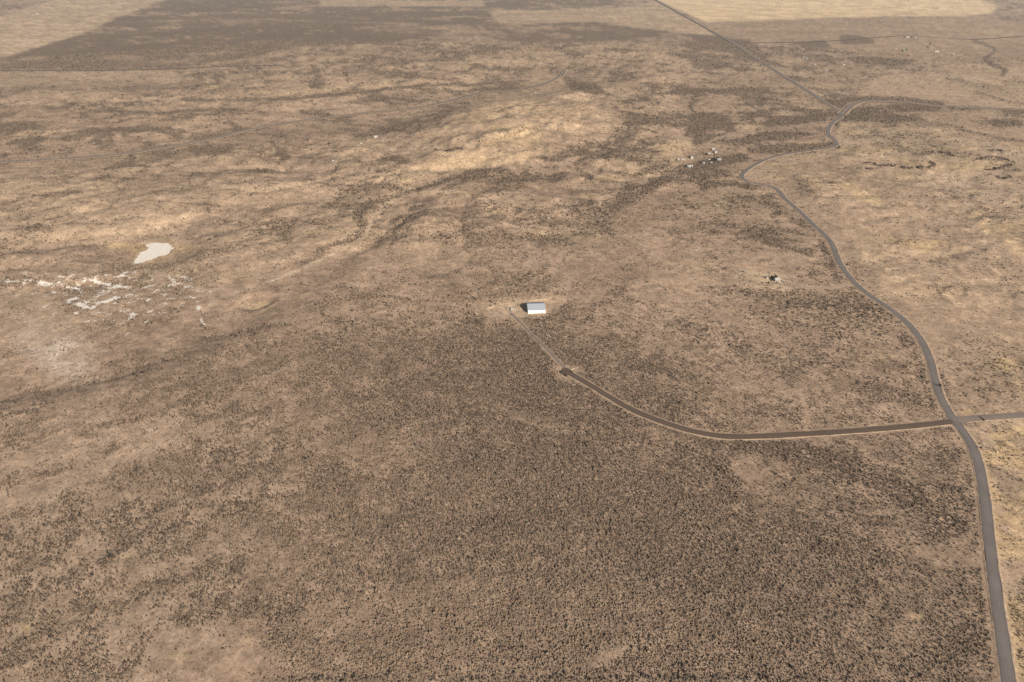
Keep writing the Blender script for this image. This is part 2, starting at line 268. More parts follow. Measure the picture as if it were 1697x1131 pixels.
for a, b, rx, ry, ro, k in [(1670, 604, 30, 14, 0, 1), (1685, 760, 40, 26, 30, .9), (1690, 640, 12, 30, 0, .7), (1690, 860, 30, 60, 0, .8), (1600, 683, 14, 6, 0, .9), (1660, 560, 24, 10, 20, .7), (1010, 298, 56, 7, -6, .9), (1060, 290, 40, 6, -12, .8), (985, 324, 30, 4, 0, .7), (822, 349, 22, 7, 8, .9), (668, 298, 20, 10, 0, .8), (760, 262, 60, 7, -8, .9), (700, 275, 34, 8, -14, .8),
        (208, 409, 36, 7, 2, 1), (302, 410, 26, 8, -8, 1), (255, 417, 52, 20, -10, .95), (270, 425, 30, 5, -8, .6), (370, 462, 46, 12, -8, .6), (40, 1043, 12, 7, 0, .9), (215, 922, 12, 6, 0, .8), (410, 1058, 14, 8, 0, .7), (300, 1085, 16, 9, 0, .6), (1520, 1021, 11, 6, 20, .9), (1556, 846, 7, 18, -30, .7), (1262, 462, 44, 14, 10, .6), (905, 500, 36, 6, -5, .7), (818, 507, 26, 6, -20, .7), (1020, 1080, 14, 6, -20, .5),
        (335, 972, 14, 6, 0, .5), (605, 240, 56, 12, 0, .7), (470, 712, 10, 4, 0, .5), (435, 505, 22, 7, -10, .8), (640, 355, 50, 12, 0, .4), (1280, 356, 30, 6, 0, .4), (830, 100, 100, 8, 0, .5), (1440, 590, 40, 9, 0, .4), (1460, 562, 30, 8, 0, .5), (1300, 300, 70, 6, 10, .6), (240, 170, 120, 10, -6, .5), (1210, 265, 30, 4, 0, .4)]:
    G = np.maximum(G, k * ell(a, b, rx, ry, ro, .6, 8))
for p, k in [([(1068, 243), (1140, 228), (1150, 244), (1132, 258), (1100, 262), (1090, 252)], .75), ([(1218, 208), (1256, 206), (1262, 214), (1220, 221)], .8)]: G = np.maximum(G, k * poly(p, 4, 2))
for pts, wd, k in [([(1262, 292), (1300, 297), (1350, 306), (1400, 313)], 4, .8), ([(1300, 286), (1380, 288), (1500, 291), (1590, 300)], 3, .6), ([(1512, 338), (1560, 337), (1600, 326), (1645, 313)], 5, .8), ([(1440, 466), (1470, 455), (1500, 468)], 5, .7), ([(1480, 300), (1560, 270), (1600, 285)], 6, .5), ([(300, 166), (420, 150), (520, 156)], 6, .7), ([(700, 140), (760, 128), (850, 110)], 5, .7), ([(690, 240), (760, 205), (850, 190)], 10, .6),
        ([(560, 262), (660, 290), (700, 282)], 8, .5), ([(1450, 130), (1560, 140), (1640, 160)], 14, .5), ([(1620, 690), (1697, 700)], 5, .6), ([(680, 300), (720, 315)], 8, .5), ([(1040, 270), (1100, 262)], 5, .6), ([(1440, 285), (1500, 284)], 4, .8), ([(1530, 284), (1560, 283)], 4, .8), ([(1550, 259), (1578, 263)], 4, .8), ([(832, 233), (870, 224), (893, 219)], 5, .9), ([(718, 255), (768, 253)], 6, .9), ([(938, 207), (972, 213)], 5, .9), ([(1630, 268), (1675, 270)], 4, .6)]:
    G = np.maximum(G, k * stroke(pts, wd, wd, 5))
G = np.maximum(G, .95 * wheat); G = np.maximum(G, .45 * np.maximum(F[0], F[3])); G = np.maximum(G, .55 * F[2])
G = lerp(G, .25, redplain * .9); G = np.maximum(G, .6 * ell(1600, 50, 90, 12, 10) * sstep(.4, .6, n_mid))
A = np.zeros(U.shape)
pan = poly([(222, 432), (246, 412), (243, 405), (262, 402), (284, 403), (291, 410), (282, 420), (262, 426), (244, 434), (220, 440)], 3.5, 4); A = np.maximum(A, .92 * pan)
crust = sstep(.44, .54, spread(fbm(X, Y, 15, 4, 311, .62), .15)) * (1 - .6 * sstep(.4, .7, D))
for pts, wd, k in [([(5, 470), (40, 468), (75, 470)], 7, .9), ([(90, 455), (110, 455)], 7, .9), ([(140, 460), (165, 470), (190, 476), (212, 480)], 8, 1), ([(155, 478), (185, 480), (205, 476)], 6, .8), ([(100, 470), (125, 482), (130, 496), (112, 500)], 8, .95), ([(110, 500), (150, 510), (180, 500), (205, 490)], 8, 1), ([(200, 458), (212, 452)], 8, .9), ([(190, 498), (228, 492)], 7, .8), ([(250, 482), (300, 485), (320, 490)], 7, .5), ([(270, 500), (305, 512)], 12, .45), ([(170, 430), (200, 438), (250, 440)], 6, .35),
        ([(75, 430), (88, 432)], 6, .6), ([(180, 535), (200, 545)], 8, .5), ([(100, 512), (120, 514)], 4, .8), ([(390, 402), (405, 400)], 5, .6), ([(640, 180 + 222), (655, 400)], 1, 0)]:
    A = np.maximum(A, k * stroke(pts, wd, 5, 7) * .63)
PALE = ell(90, 580, 60, 34, 30, .8, 14) * (.35 + .65 * sstep(.3, .65, n_fine)); A = np.maximum(A, .34 * poly([(-40, 455), (220, 430), (330, 470), (330, 520), (200, 560), (60, 520)], 60, 10))
A = np.maximum(A, .48 * stroke(WASH_TRACK2, 8, 4, 1)); A = np.maximum(A, .30 * stroke(WASH_TRACK, 3, 2, 1))
A = np.maximum(A, .40 * ell(300, 480, 50, 30, 0))
R = np.maximum(.65 * flat_r, .35 * mauve); R = np.maximum(R, .55 * redplain); R = np.maximum(R, .22 * fg); R = np.maximum(R, .7 * scarp)
R = np.maximum(R, .9 * poly([(1120, 262), (1133, 254), (1140, 257), (1142, 264), (1128, 268)], 2, 1)); R = np.maximum(R, .5 * poly([(1115, 262), (1150, 246), (1190, 238), (1210, 262), (1180, 276), (1120, 284)], 8, 4)); R = np.maximum(R, .6 * dense)
R = np.maximum(R, .6 * ell(1350, 107, 26, 6, 0)); R = np.maximum(R, .6 * ell(1525, 80, 90, 12, 0))
P = .35 * west + .2 * midw; P = np.maximum(P, .8 * F[0]); P = np.maximum(P, .5 * F[3]); P = np.maximum(P, .35 * F[1]); P = np.maximum(P, .55 * ell(862, 513, 56, 13, -3)); P = np.maximum(P, .8 * ell(1264, 463, 46, 15, 10)); P = np.maximum(P, .25 * stroke(TRACK, 5, 3, 0)); P = np.maximum(P, .5 * sstep(.5, .7, n_big) * eastg)
P = np.maximum(P, .6 * stroke([(936, 617), (944, 617)], 26, 8, 2)); P = np.maximum(P, .6 * wheat); P = np.maximum(P, 1.0 * stroke(WASH_TRACK, 5, 3, 1)); P = np.maximum(P, .8 * stroke([(300, 572), (380, 548), (440, 524), (492, 500)], 6, 4, 2)); P = np.maximum(P, .6 * stroke(YARD_TRACK, 5, 3, 1)); P = np.maximum(P, .7 * stroke(RANCH_TRACK, 3, 2, 1))

# relief masks, read on the level plain
PIT = ell(426, 500, 30, 11, -14, .35, 0); HILL = ell(850, 222, 160, 50, -8, .62, 0); MOUND = eastg * poly([(1240, 300), (1400, 246), (2020, 230), (2020, 540), (1600, 520), (1450, 480)], 40, 10)
VALE = poly([(-320, 660), (0, 668), (200, 628), (330, 578), (492, 505), (620, 400), (700, 330), (560, 300), (0, 330), (-320, 330)], 34, 0, 1.4)
ROADS = np.zeros(U.shape)
for r, wd in ((MAIN, 46), (SIDE, 36), (SIDE_E, 36), (OLD, 64), (EAST, 40), (NORTH, 24), (EDGE, 24), (TRACK, 26), (RANCH_TRACK, 14), (YARD_TRACK, 20)): ROADS = np.maximum(ROADS, stroke(r, wd, wd * .6, 0, 2.0))
ROADS = np.maximum(ROADS, ell(252, 418, 80, 36, -8, .4, 0)); ROADS = np.maximum(ROADS, ell(889, 512, 46, 22, 0, .3, 0))
HUM = np.maximum(hum, poly([(-320, 150), (560, 150), (1100, 100), (1130, 300), (900, 380), (0, 480), (-320, 480)], 30, 10))

def look(Mp, u, v):
    fu = np.clip((u - us[0]) / STEP, 0, len(us) - 1.001); fv = np.clip((v - vsr[0]) / STEP, 0, len(vsr) - 1.001)
    i = fv.astype(int); j = fu.astype(int); a = fv - i; b = fu - j
    return (Mp[i, j] * (1 - b) + Mp[i, j + 1] * b) * (1 - a) + (Mp[i + 1, j] * (1 - b) + Mp[i + 1, j + 1] * b) * a

def height(x, y):
    x = np.asarray(x, float); y = np.asarray(y, float)
    u, v = to_px(x, y, 0.0); front = sstep(60, 180, y)
    u = np.where(y > 30, u, 848.); v = np.where(y > 30, v, 1318.)
    d = np.hypot(x, y); near = sstep(250, 1100, d); hm = look(HILL, u, v)
    h = (fbm(x, y, 900, 2, 401) - .5) * 10 * sstep(300, 1500, d) - 4.8 * look(VALE, u, v) * front
    u2, v2 = to_px(x, np.maximum(y, 31.), h + hm * 18); u = np.where(y > 30, u2, u); v = np.where(y > 30, v2, v)
    road = look(ROADS, u, v) * front
    calm = 1 - road
    hu = look(HUM, u, v) * near
    h = h + ((fbm(x, y, 150, 3, 421) - .5) * 1.6 + rills(x, y, 340, 701) * 9 * hu + rills(x, y, 120, 741) * 4.4 * (.08 + hu) + rills(x, y, 52, 761) * 1.9 * (.15 + np.clip(hu + hm + look(MOUND, u, v), 0, 1))) * calm
    h = h + (fbm(x, y, 22, 3, 431) - .5) * .7 * calm
    rid = 1 - np.abs(fbm(x, y, 190, 4, 441) - .5) * 4
    h = h + hm * (16 + 12 * (rills(x, y, 150, 781) + .35 * rills(x, y, 70, 791)) * calm)
    mm = look(MOUND, u, v); rid2 = 1 - np.abs(fbm(x, y, 120, 4, 461) - .5) * 4
    h = h + mm * (rid2 * 3.0 + (fbm(x, y, 300, 3, 471) - .5) * 14) * calm
    return h - 4.0 * look(PIT, u, v)

def at(u, v):                   # where the line of sight meets the ground
    u = np.atleast_1d(np.asarray(u, float)); v = np.atleast_1d(np.asarray(v, float)); z = np.zeros(u.shape)
    for _ in range(8):
        x, y = plane(u, v, z); z = .5 * z + .5 * height(x, y)
    x, y = plane(u, v, z)
    return x, y, height(x, y)

# ------------------------------------------------------------------ materials
def mat(name, col, rough=.9, var=.15, scale=1.0, metal=0.0, attr=None, bump=0.0):
    m = bpy.data.materials.new(name); m.use_nodes = True; t = m.node_tree; b = t.nodes['Principled BSDF']
    b.inputs['Roughness'].default_value = rough; b.inputs['Metallic'].default_value = metal
    b.inputs['Specular IOR Level'].default_value = .25
    g = t.nodes.new('ShaderNodeNewGeometry'); n = t.nodes.new('ShaderNodeTexNoise'); n.inputs['Scale'].default_value = scale; n.inputs['Detail'].default_value = 4
    t.links.new(g.outputs['Position'], n.inputs['Vector'])
    r = t.nodes.new('ShaderNodeMapRange'); r.inputs[1].default_value = .3; r.inputs[2].default_value = .7; r.inputs[3].default_value = 1 - var; r.inputs[4].default_value = 1 + var
    t.links.new(n.outputs['Fac'], r.inputs[0])
    mx = t.nodes.new('ShaderNodeVectorMath'); mx.operation = 'SCALE'; t.links.new(r.outputs[0], mx.inputs['Scale'])
    if attr:
        a = t.nodes.new('ShaderNodeAttribute'); a.attribute_name = attr; t.links.new(a.outputs['Color'], mx.inputs[0])
    else: mx.inputs[0].default_value = col[:3]
    t.links.new(mx.outputs[0], b.inputs['Base Color'])
    if bump:
        bp = t.nodes.new('ShaderNodeBump'); bp.inputs['Strength'].default_value = bump; bp.inputs['Distance'].default_value = .3
        t.links.new(n.outputs['Fac'], bp.inputs['Height']); t.links.new(bp.outputs[0], b.inputs['Normal'])
    return m

def ground_material():
    m = mat('dry_soil', (0, 0, 0), .95, .13, .07, attr='soil'); t = m.node_tree; b = t.nodes['Principled BSDF']; b.inputs['Specular IOR Level'].default_value = .1
    base = b.inputs['Base Color'].links[0].from_socket; g = [n for n in t.nodes if n.type == 'NEW_GEOMETRY'][0]
    def noise(scale, det=3, rough=.6):
        n = t.nodes.new('ShaderNodeTexNoise'); n.inputs['Scale'].default_value = scale; n.inputs['Detail'].default_value = det; n.inputs['Roughness'].default_value = rough
        t.links.new(g.outputs['Position'], n.inputs['Vector']); return n.outputs['Fac']
    def rng_(s, a, b_, c, d):
        r = t.nodes.new('ShaderNodeMapRange'); r.inputs[1].default_value = a; r.inputs[2].default_value = b_; r.inputs[3].default_value = c; r.inputs[4].default_value = d
        t.links.new(s, r.inputs[0]); return r.outputs[0]
    def scale(vec, s):
        x = t.nodes.new('ShaderNodeVectorMath'); x.operation = 'SCALE'; t.links.new(vec, x.inputs[0]); t.links.new(s, x.inputs['Scale']); return x.outputs[0]
    n1 = noise(.45, 4, .7); n2 = noise(1.6, 3, .7)
    c = scale(base, rng_(n1, .3, .7, .74, 1.26)); c = scale(c, rng_(n2, .3, .7, .84, 1.16)); c = scale(c, rng_(noise(.14, 5, .8), .32, .68, .74, 1.26))
    # low dead tufts and litter on the soil, thicker where the scrub is
    a = t.nodes.new('ShaderNodeAttribute'); a.attribute_name = 'cover'
    v = t.nodes.new('ShaderNodeTexVoronoi'); v.inputs['Scale'].default_value = .62; t.links.new(g.outputs['Position'], v.inputs['Vector'])
    rad_ = rng_(a.outputs['Fac'], 0, 1, .10, .52); sub = t.nodes.new('ShaderNodeMath'); sub.operation = 'SUBTRACT'
    t.links.new(rad_, sub.inputs[0]); t.links.new(v.outputs['Distance'], sub.inputs[1])
    spot = rng_(sub.outputs[0], -.05, .08, 0, .62)
    mx = t.nodes.new('ShaderNodeMix'); mx.data_type = 'RGBA'; t.links.new(spot, mx.inputs['Factor']); t.links.new(c, mx.inputs['A']); mx.inputs['B'].default_value = (.085, .066, .05, 1)
    al = t.nodes.new('ShaderNodeAttribute'); al.attribute_name = 'alkali'; nz = rng_(noise(.085, 6, .72), .25, .75, -.55, .55)
    ad = t.nodes.new('ShaderNodeMath'); ad.operation = 'ADD'; t.links.new(al.outputs['Fac'], ad.inputs[0]); t.links.new(nz, ad.inputs[1])
    on = t.nodes.new('ShaderNodeMath'); on.operation = 'GREATER_THAN'; on.inputs[1].default_value = .02; t.links.new(al.outputs['Fac'], on.inputs[0])
    fl = t.nodes.new('ShaderNodeMath'); fl.operation = 'MULTIPLY'; t.links.new(rng_(ad.outputs[0], .46, .62, 0, .95), fl.inputs[0]); t.links.new(on.outputs[0], fl.inputs[1])
    m3 = t.nodes.new('ShaderNodeMix'); m3.data_type = 'RGBA'; t.links.new(fl.outputs[0], m3.inputs['Factor']); t.links.new(mx.outputs['Result'], m3.inputs['A'])
    cr = t.nodes.new('ShaderNodeVectorMath'); cr.operation = 'SCALE'; cr.inputs[0].default_value = (.66, .60, .525); t.links.new(rng_(n1, .3, .7, .82, 1.12), cr.inputs['Scale']); t.links.new(cr.outputs[0], m3.inputs['B'])
    t.links.new(m3.outputs['Result'], b.inputs['Base Color'])
    bp = t.nodes.new('ShaderNodeBump'); bp.inputs['Strength'].default_value = .5; bp.inputs['Distance'].default_value = .35; t.links.new(n1, bp.inputs['Height']); t.links.new(bp.outputs[0], b.inputs['Normal'])
    return m

# ------------------------------------------------------------------ mesh helpers
def mesh_np(name, verts, faces, material, attrs=None, smooth=False):
    verts = np.asarray(verts, np.float32); faces = np.asarray(faces, np.int32); k = faces.shape[1]
    me = bpy.data.meshes.new(name); me.vertices.add(len(verts)); me.vertices.foreach_set('co', verts.ravel())
    me.loops.add(faces.size); me.loops.foreach_set('vertex_index', faces.ravel())
    me.polygons.add(len(faces)); me.polygons.foreach_set('loop_start', np.arange(0, faces.size, k, dtype=np.int32))
    me.update(calc_edges=True)
    if smooth: me.polygons.foreach_set('use_smooth', np.ones(len(faces), bool))
    for n, arr in (attrs or {}).items():
        if arr.ndim == 2:
            a = me.attributes.new(n, 'FLOAT_COLOR', 'POINT'); a.data.foreach_set('color', np.concatenate([arr, np.ones((len(arr), 1))], 1).astype(np.float32).ravel())
        else:
            a = me.attributes.new(n, 'FLOAT', 'POINT'); a.data.foreach_set('value', arr.astype(np.float32))
    me.materials.append(material); return me
def link(name, me, parent=None):
    o = bpy.data.objects.new(name, me); C.objects.link(o); o.parent = parent; return o
def tag(o, label=None, cat=None, group=None, kind=None):
    for k, v in (('label', label), ('category', cat), ('group', group), ('kind', kind)):
        if v: o[k] = v
    return o
class MB:
    def __init__(s): s.v = []; s.f = []
    def add(s, vs, fs):
        n = len(s.v); s.v += [tuple(p) for p in vs]; s.f += [tuple(i + n for i in f) for f in fs]; return s
    def box(s, x0, x1, y0, y1, z0, z1):
        return s.add([(x0, y0, z0), (x1, y0, z0), (x1, y1, z0), (x0, y1, z0), (x0, y0, z1), (x1, y0, z1), (x1, y1, z1), (x0, y1, z1)],
                     [(3, 2, 1, 0), (4, 5, 6, 7), (0, 1, 5, 4), (1, 2, 6, 5), (2, 3, 7, 6), (3, 0, 4, 7)])
    def cyl(s, c, r, ln, axis='x', n=12):
        vs = []
        for e in (-.5, .5):
            for i in range(n):
                a = 2 * math.pi * i / n; p, q = r * math.cos(a), r * math.sin(a); l = e * ln
                vs.append({'x': (c[0] + l, c[1] + p, c[2] + q), 'y': (c[0] + p, c[1] + l, c[2] + q), 'z': (c[0] + p, c[1] + q, c[2] + l)}[axis])
        return s.add(vs, [tuple(range(n))[::-1], tuple(range(n, 2 * n))] + [(i, (i + 1) % n, n + (i + 1) % n, n + i) for i in range(n)])
    def slab(s, a, b, c, d, t):          # a thick sheet on four corners
        n = (Vector(b) - Vector(a)).cross(Vector(d) - Vector(a)).normalized() * t
        q = [Vector(p) for p in (a, b, c, d)]
        return s.add(q + [p + n for p in q], [(3, 2, 1, 0), (4, 5, 6, 7), (0, 1, 5, 4), (1, 2, 6, 5), (2, 3, 7, 6), (3, 0, 4, 7)])
    def build(s, name, m, parent=None):
        me = bpy.data.meshes.new(name); me.from_pydata(s.v, [], s.f); me.materials.append(m); me.update(); return link(name, me, parent)
def empty(name, x, y, z, rz=0):
    o = bpy.data.objects.new(name, None); C.objects.link(o); o.location = (x, y, z); o.rotation_euler.z = rz; return o

# ------------------------------------------------------------------ the ground: one sheet out to the horizon
th = np.concatenate([np.linspace(-math.pi, -rad(50), 50, endpoint=False), np.linspace(-rad(50), rad(50), 720, endpoint=False), np.linspace(rad(50), math.pi, 50, endpoint=False)])
vv = np.concatenate([np.arange(1300, 650, -4.0), np.arange(650, -29, -1.75)]); _, ry = plane(np.full(vv.shape, CU), vv)
rr = np.concatenate([[4, 40, 80, 120, 150], ry[ry > 165], ry[-1] * np.geomspace(1.15, 4.5, 10)])
TH, RR = np.meshgrid(th, rr); gx = (RR * np.sin(TH)).ravel(); gy = (RR * np.cos(TH)).ravel(); gz = height(gx, gy)
pu, pv = to_px(gx, gy, gz); behind = gy < 40; pu = np.where(behind, 848, pu); pv = np.where(behind, 1316, pv)
gD, gG, gA, gR, gP = (look(m, pu, pv) for m in (D, G, A, R, P)); gd = np.hypot(gx, gy)
def mixc(c, col, f): return c + (np.array(col) - c) * f[:, None]
jit = spread(fbm(gx, gy, 18, 4, 501, .65)); jit2 = spread(fbm(gx, gy, 200, 8, 521, .66), .18)
soil = np.tile(np.array((.304, .2135, .148)), (len(gx), 1))
soil = mixc(soil, (.378, .280, .195), np.clip(gP, 0, 1)); soil = mixc(soil, (.234, .163, .113), gR * .8)
soil = mixc(soil, (.395, .288, .182), np.clip(gG, 0, 1) * .8); soil = mixc(soil, (.43, .298, .160), sstep(.55, .95, gG) * .6 * (1 - .5 * sstep(900, 1600, gd)))
soil *= (.80 + .40 * jit)[:, None] * (1 + (jit2 - .5) * (.10 + .20 * sstep(600, 1100, gd)))[:, None]
soil = mixc(soil, (.112, .083, .063), np.clip(gD, 0, 1) * (.12 + .66 * sstep(650, 2100, gd)))
soil = mixc(soil, (.54, .40, .245), look(wheat, pu, pv) * .75)
rows = spread(fbm(gx / 22, gy * 1.0 + gx * .12, 26, 4, 871, .6)); crop = np.clip(look(wheat, pu, pv) + .8 * look(F[0], pu, pv) + .6 * look(F[3], pu, pv), 0, 1)
soil *= (1 + (rows - .5) * .55 * crop)[:, None]
soil = mixc(soil, (.50, .405, .32), look(PALE, pu, pv) * .75)
cover = np.clip(gD * (.55 + .45 * sstep(500, 1600, gd)), 0, 1)
nt_, nr = len(th), len(rr)
i, j = np.meshgrid(np.arange(nr - 1), np.arange(nt_), indexing='ij'); j2 = (j + 1) % nt_
quads = np.stack([i * nt_ + j, i * nt_ + j2, (i + 1) * nt_ + j2, (i + 1) * nt_ + j], -1).reshape(-1, 4)
gm = mesh_np('ground', np.stack([gx, gy, gz], 1), quads[:, ::-1], ground_material(), {'soil': soil, 'cover': cover, 'alkali': gA}, True)
ground = tag(link('ground', gm), kind='structure')

# ------------------------------------------------------------------ roads
def spline(pts, step):
    u = np.array([p[0] for p in pts], float); v = np.array([p[1] for p in pts], float)
    x, y, _ = at(u, v); P_ = np.stack([x, y], 1); out = []
    P_ = np.concatenate([[2 * P_[0] - P_[1]], P_, [2 * P_[-1] - P_[-2]]])
    for k in range(1, len(P_) - 2):
        a, b, c, d = P_[k - 1:k + 3]; n = max(2, int(np.hypot(*(c - b)) / step)); t = np.linspace(0, 1, n, endpoint=False)[:, None]
        out.append(.5 * (2 * b + (c - a) * t + (2 * a - 5 * b + 4 * c - d) * t ** 2 + (3 * b - a - 3 * c + d) * t ** 3))
    q = np.concatenate(out + [P_[-2:-1]])
    for _ in range(3): q[1:-1] = .25 * q[:-2] + .5 * q[1:-1] + .25 * q[2:]
    return q
def ribbon(name, q, offs, lift, m, parent=None, ragged=0.0, seed=0, drop=None):
    t = np.gradient(q, axis=0); t /= np.linalg.norm(t, axis=1)[:, None] + 1e-9; nrm = np.stack([t[:, 1], -t[:, 0]], 1)
    s = np.concatenate([[0], np.cumsum(np.linalg.norm(np.diff(q, axis=0), axis=1))]); rows = []; acr = []; K = len(offs)
    zc = height(q[:, 0], q[:, 1])
    for ox, oy in ((5, 0), (-5, 0), (0, 6), (0, -6)): zc = np.maximum(zc, height(q[:, 0] + ox, q[:, 1] + oy))
    for _ in range(4): zc[1:-1] = .25 * zc[:-2] + .5 * zc[1:-1] + .25 * zc[2:]
    dist = np.hypot(q[:, 0], q[:, 1]); extra = np.maximum(0, (dist - 900) * .0006)
    for k, o in enumerate(offs):
        oo = np.full(len(q), float(o)) * (1 + .5 * sstep(1300, 2600, dist) * (name in ('main_road', 'verge')))
        if ragged and k in (0, K - 1): oo = oo + (fbm(s, s * 0, 9, 3, seed + k) - .5) * 2 * ragged * np.sign(o)
        p = q + nrm * oo[:, None]; z = zc + lift + extra - (drop[k] if drop else 0)
        rows.append(np.concatenate([p, z[:, None]], 1)); acr.append(oo)
    Vv = np.stack(rows, 1).reshape(-1, 3); n = len(q)
    i, k = np.meshgrid(np.arange(n - 1), np.arange(K - 1), indexing='ij')
    f = np.stack([i * K + k, i * K + k + 1, (i + 1) * K + k + 1, (i + 1) * K + k], -1).reshape(-1, 4)
    me = mesh_np(name, Vv, f[:, ::-1], m, {'across': np.stack(acr, 1).ravel()}, True)
    return link(name, me, parent)
def road_material(name, col, track, half, var=.12):
    m = mat(name, col, .9, var, .12); t = m.node_tree; b = t.nodes['Principled BSDF']; base = b.inputs['Base Color'].links[0].from_socket
    a = t.nodes.new('ShaderNodeAttribute'); a.attribute_name = 'across'
    ab = t.nodes.new('ShaderNodeMath'); ab.operation = 'ABSOLUTE'; t.links.new(a.outputs['Fac'], ab.inputs[0])
    cr = t.nodes.new('ShaderNodeValToRGB'); dv = t.nodes.new('ShaderNodeMath'); dv.operation = 'DIVIDE'; t.links.new(ab.outputs[0], dv.inputs[0]); dv.inputs[1].default_value = half
    t.links.new(dv.outputs[0], cr.inputs[0]); e = cr.color_ramp.elements
    e[0].position = 0; e[0].color = (.55, .55, .55, 1); e[1].position = 1; e[1].color = (.25, .25, .25, 1)
    for p, c in ((.32, .75), (.5, .35), (.66, .7), (.82, .15)):
        x = e.new(p); x.color = (c, c, c, 1)
    g = [n for n in t.nodes if n.type == 'NEW_GEOMETRY'][0]; n = t.nodes.new('ShaderNodeTexNoise'); n.inputs['Scale'].default_value = .05; n.inputs['Detail'].default_value = 5; t.links.new(g.outputs['Position'], n.inputs['Vector'])
    mu = t.nodes.new('ShaderNodeMath'); mu.operation = 'MULTIPLY'; t.links.new(cr.outputs[0], mu.inputs[0]); t.links.new(n.outputs['Fac'], mu.inputs[1])
    m2 = t.nodes.new('ShaderNodeMath'); m2.operation = 'MULTIPLY'; m2.inputs[1].default_value = 1.6; m2.use_clamp = True; t.links.new(mu.outputs[0], m2.inputs[0])
    mx = t.nodes.new('ShaderNodeMix'); mx.data_type = 'RGBA'; t.links.new(m2.outputs[0], mx.inputs['Factor']); t.links.new(base, mx.inputs['A']); mx.inputs['B'].default_value = (*track, 1)
    t.links.new(mx.outputs['Result'], b.inputs['Base Color']); return m
clear = np.zeros((2600, 1900), bool)          # two-metre cells kept free of shrubs, x from -2600, y from 0
def keep_clear(q, half):
    t = np.gradient(q, axis=0); t /= np.linalg.norm(t, axis=1)[:, None] + 1e-9; nrm = np.stack([t[:, 1], -t[:, 0]], 1); dense_q = []
    for a in np.linspace(0, 1, 8, endpoint=False): dense_q.append(np.stack([q[:-1] * (1 - a) + q[1:] * a, nrm[:-1]], 1))
    Q = np.concatenate(dense_q)
    for o in np.arange(-half, half + .01, 1.2):
        p = Q[:, 0] + Q[:, 1] * o; ix = ((p[:, 0] + 2600) / 2).astype(int); iy = (p[:, 1] / 2).astype(int); k = (ix >= 0) & (ix < 2600) & (iy >= 0) & (iy < 1900); clear[ix[k], iy[k]] = True
m_tar = road_material('worn_chip_seal', (.100, .087, .080), (.175, .150, .132), 3.6)
m_cinder = road_material('dark_cinder_gravel', (.082, .056, .041), (.108, .076, .056), 3.0)
m_grey = road_material('grey_gravel', (.15, .118, .10), (.20, .16, .132), 4.0)
m_dirt = road_material('packed_dirt', (.24, .175, .128), (.33, .255, .19), 2.0)
m_verge = mat('pale_verge_soil', (.318, .226, .150), .95, .35, .3)
def road(name, pts, half, m, step=6, verge=1.8, lift=.34):
    q = spline(pts, step); keep_clear(q, half + verge * .7 + .8)
    r = ribbon(name, q, [-half, -half * .66, -half * .33, 0, half * .33, half * .66, half], lift, m, None, .45, 3, [.06, .02, 0, -.03, 0, .02, .06]); r['kind'] = 'structure'
    if verge:
        for s in (-1, 1):
            o = sorted([s * half * .97, s * (half + verge * .5), s * (half + verge)]); dr = [.10, .16, .5] if s > 0 else [.5, .16, .10]
            ribbon('verge', q, o, lift, m_verge, r, 1.0, 20 + s, dr)
    return r
road('main_road', MAIN, 3.6, m_tar)
road('side_road', SIDE, 3.3, m_cinder, verge=1.5, lift=.30)
road('side_road', SIDE_E, 3.6, m_grey, verge=1.2, lift=.30)
road('ridge_road', OLD, 5.8, m_grey, 12, 3.5, 1.1); road('gravel_road', EAST, 6.5, m_grey, 12, 3.5, 1.0); road('gravel_road', NORTH, 7, m_grey, 20, 0)
road('gravel_road', EDGE, 6.0, m_grey, 20, 0)
road('dirt_track', TRACK, 1.5, m_grey, 5, 0, .16); road('dirt_track', RANCH_TRACK, 2.6, m_dirt, 10, 0, .3); road('dirt_track', YARD_TRACK, 1.8, m_dirt, 6, 0, .2)
# gravel worn into the corners of the crossroads
jx, jy, jz = (float(a[0]) for a in at(1583, 698)); tv = [(jx, jy, jz + .27)]; n = 40; a0 = math.atan2(float(at(1620, 693.5)[1][0]) - jy, float(at(1620, 693.5)[0][0]) - jx); a1 = math.atan2(float(at(1561, 664)[1][0]) - jy, float(at(1561, 664)[0][0]) - jx)
for k in range(n):
    a = 2 * math.pi * k / n; near_arm = max(abs(math.cos(a - a0)), abs(math.cos(a - a1))); r = 6 + 10 * max(0, near_arm - .55) + random.uniform(-.5, .5); tv.append((jx + r * math.cos(a), jy + r * math.sin(a), jz + .24))
MB().add(tv, [(0, 1 + k, 1 + (k + 1) % n) for k in range(n)]).build('crossroads_apron', m_grey)['kind'] = 'structure'
# the turnaround at the end of the side road
ax, ay, az = (float(a[0]) for a in at(938, 616.5)); n = 28
tv = [(ax, ay, az + .36)]; 
for k in range(n):
    a = 2 * math.pi * k / n; r = 4.7 + random.uniform(-.5, .5); tv.append((ax + r * math.cos(a) * 1.05, ay + r * math.sin(a) * 1.5, az + .30))
MB().add(tv, [(0, 1 + k, 1 + (k + 1) % n) for k in range(n)]).build('turning_circle', m_cinder)['kind'] = 'structure'

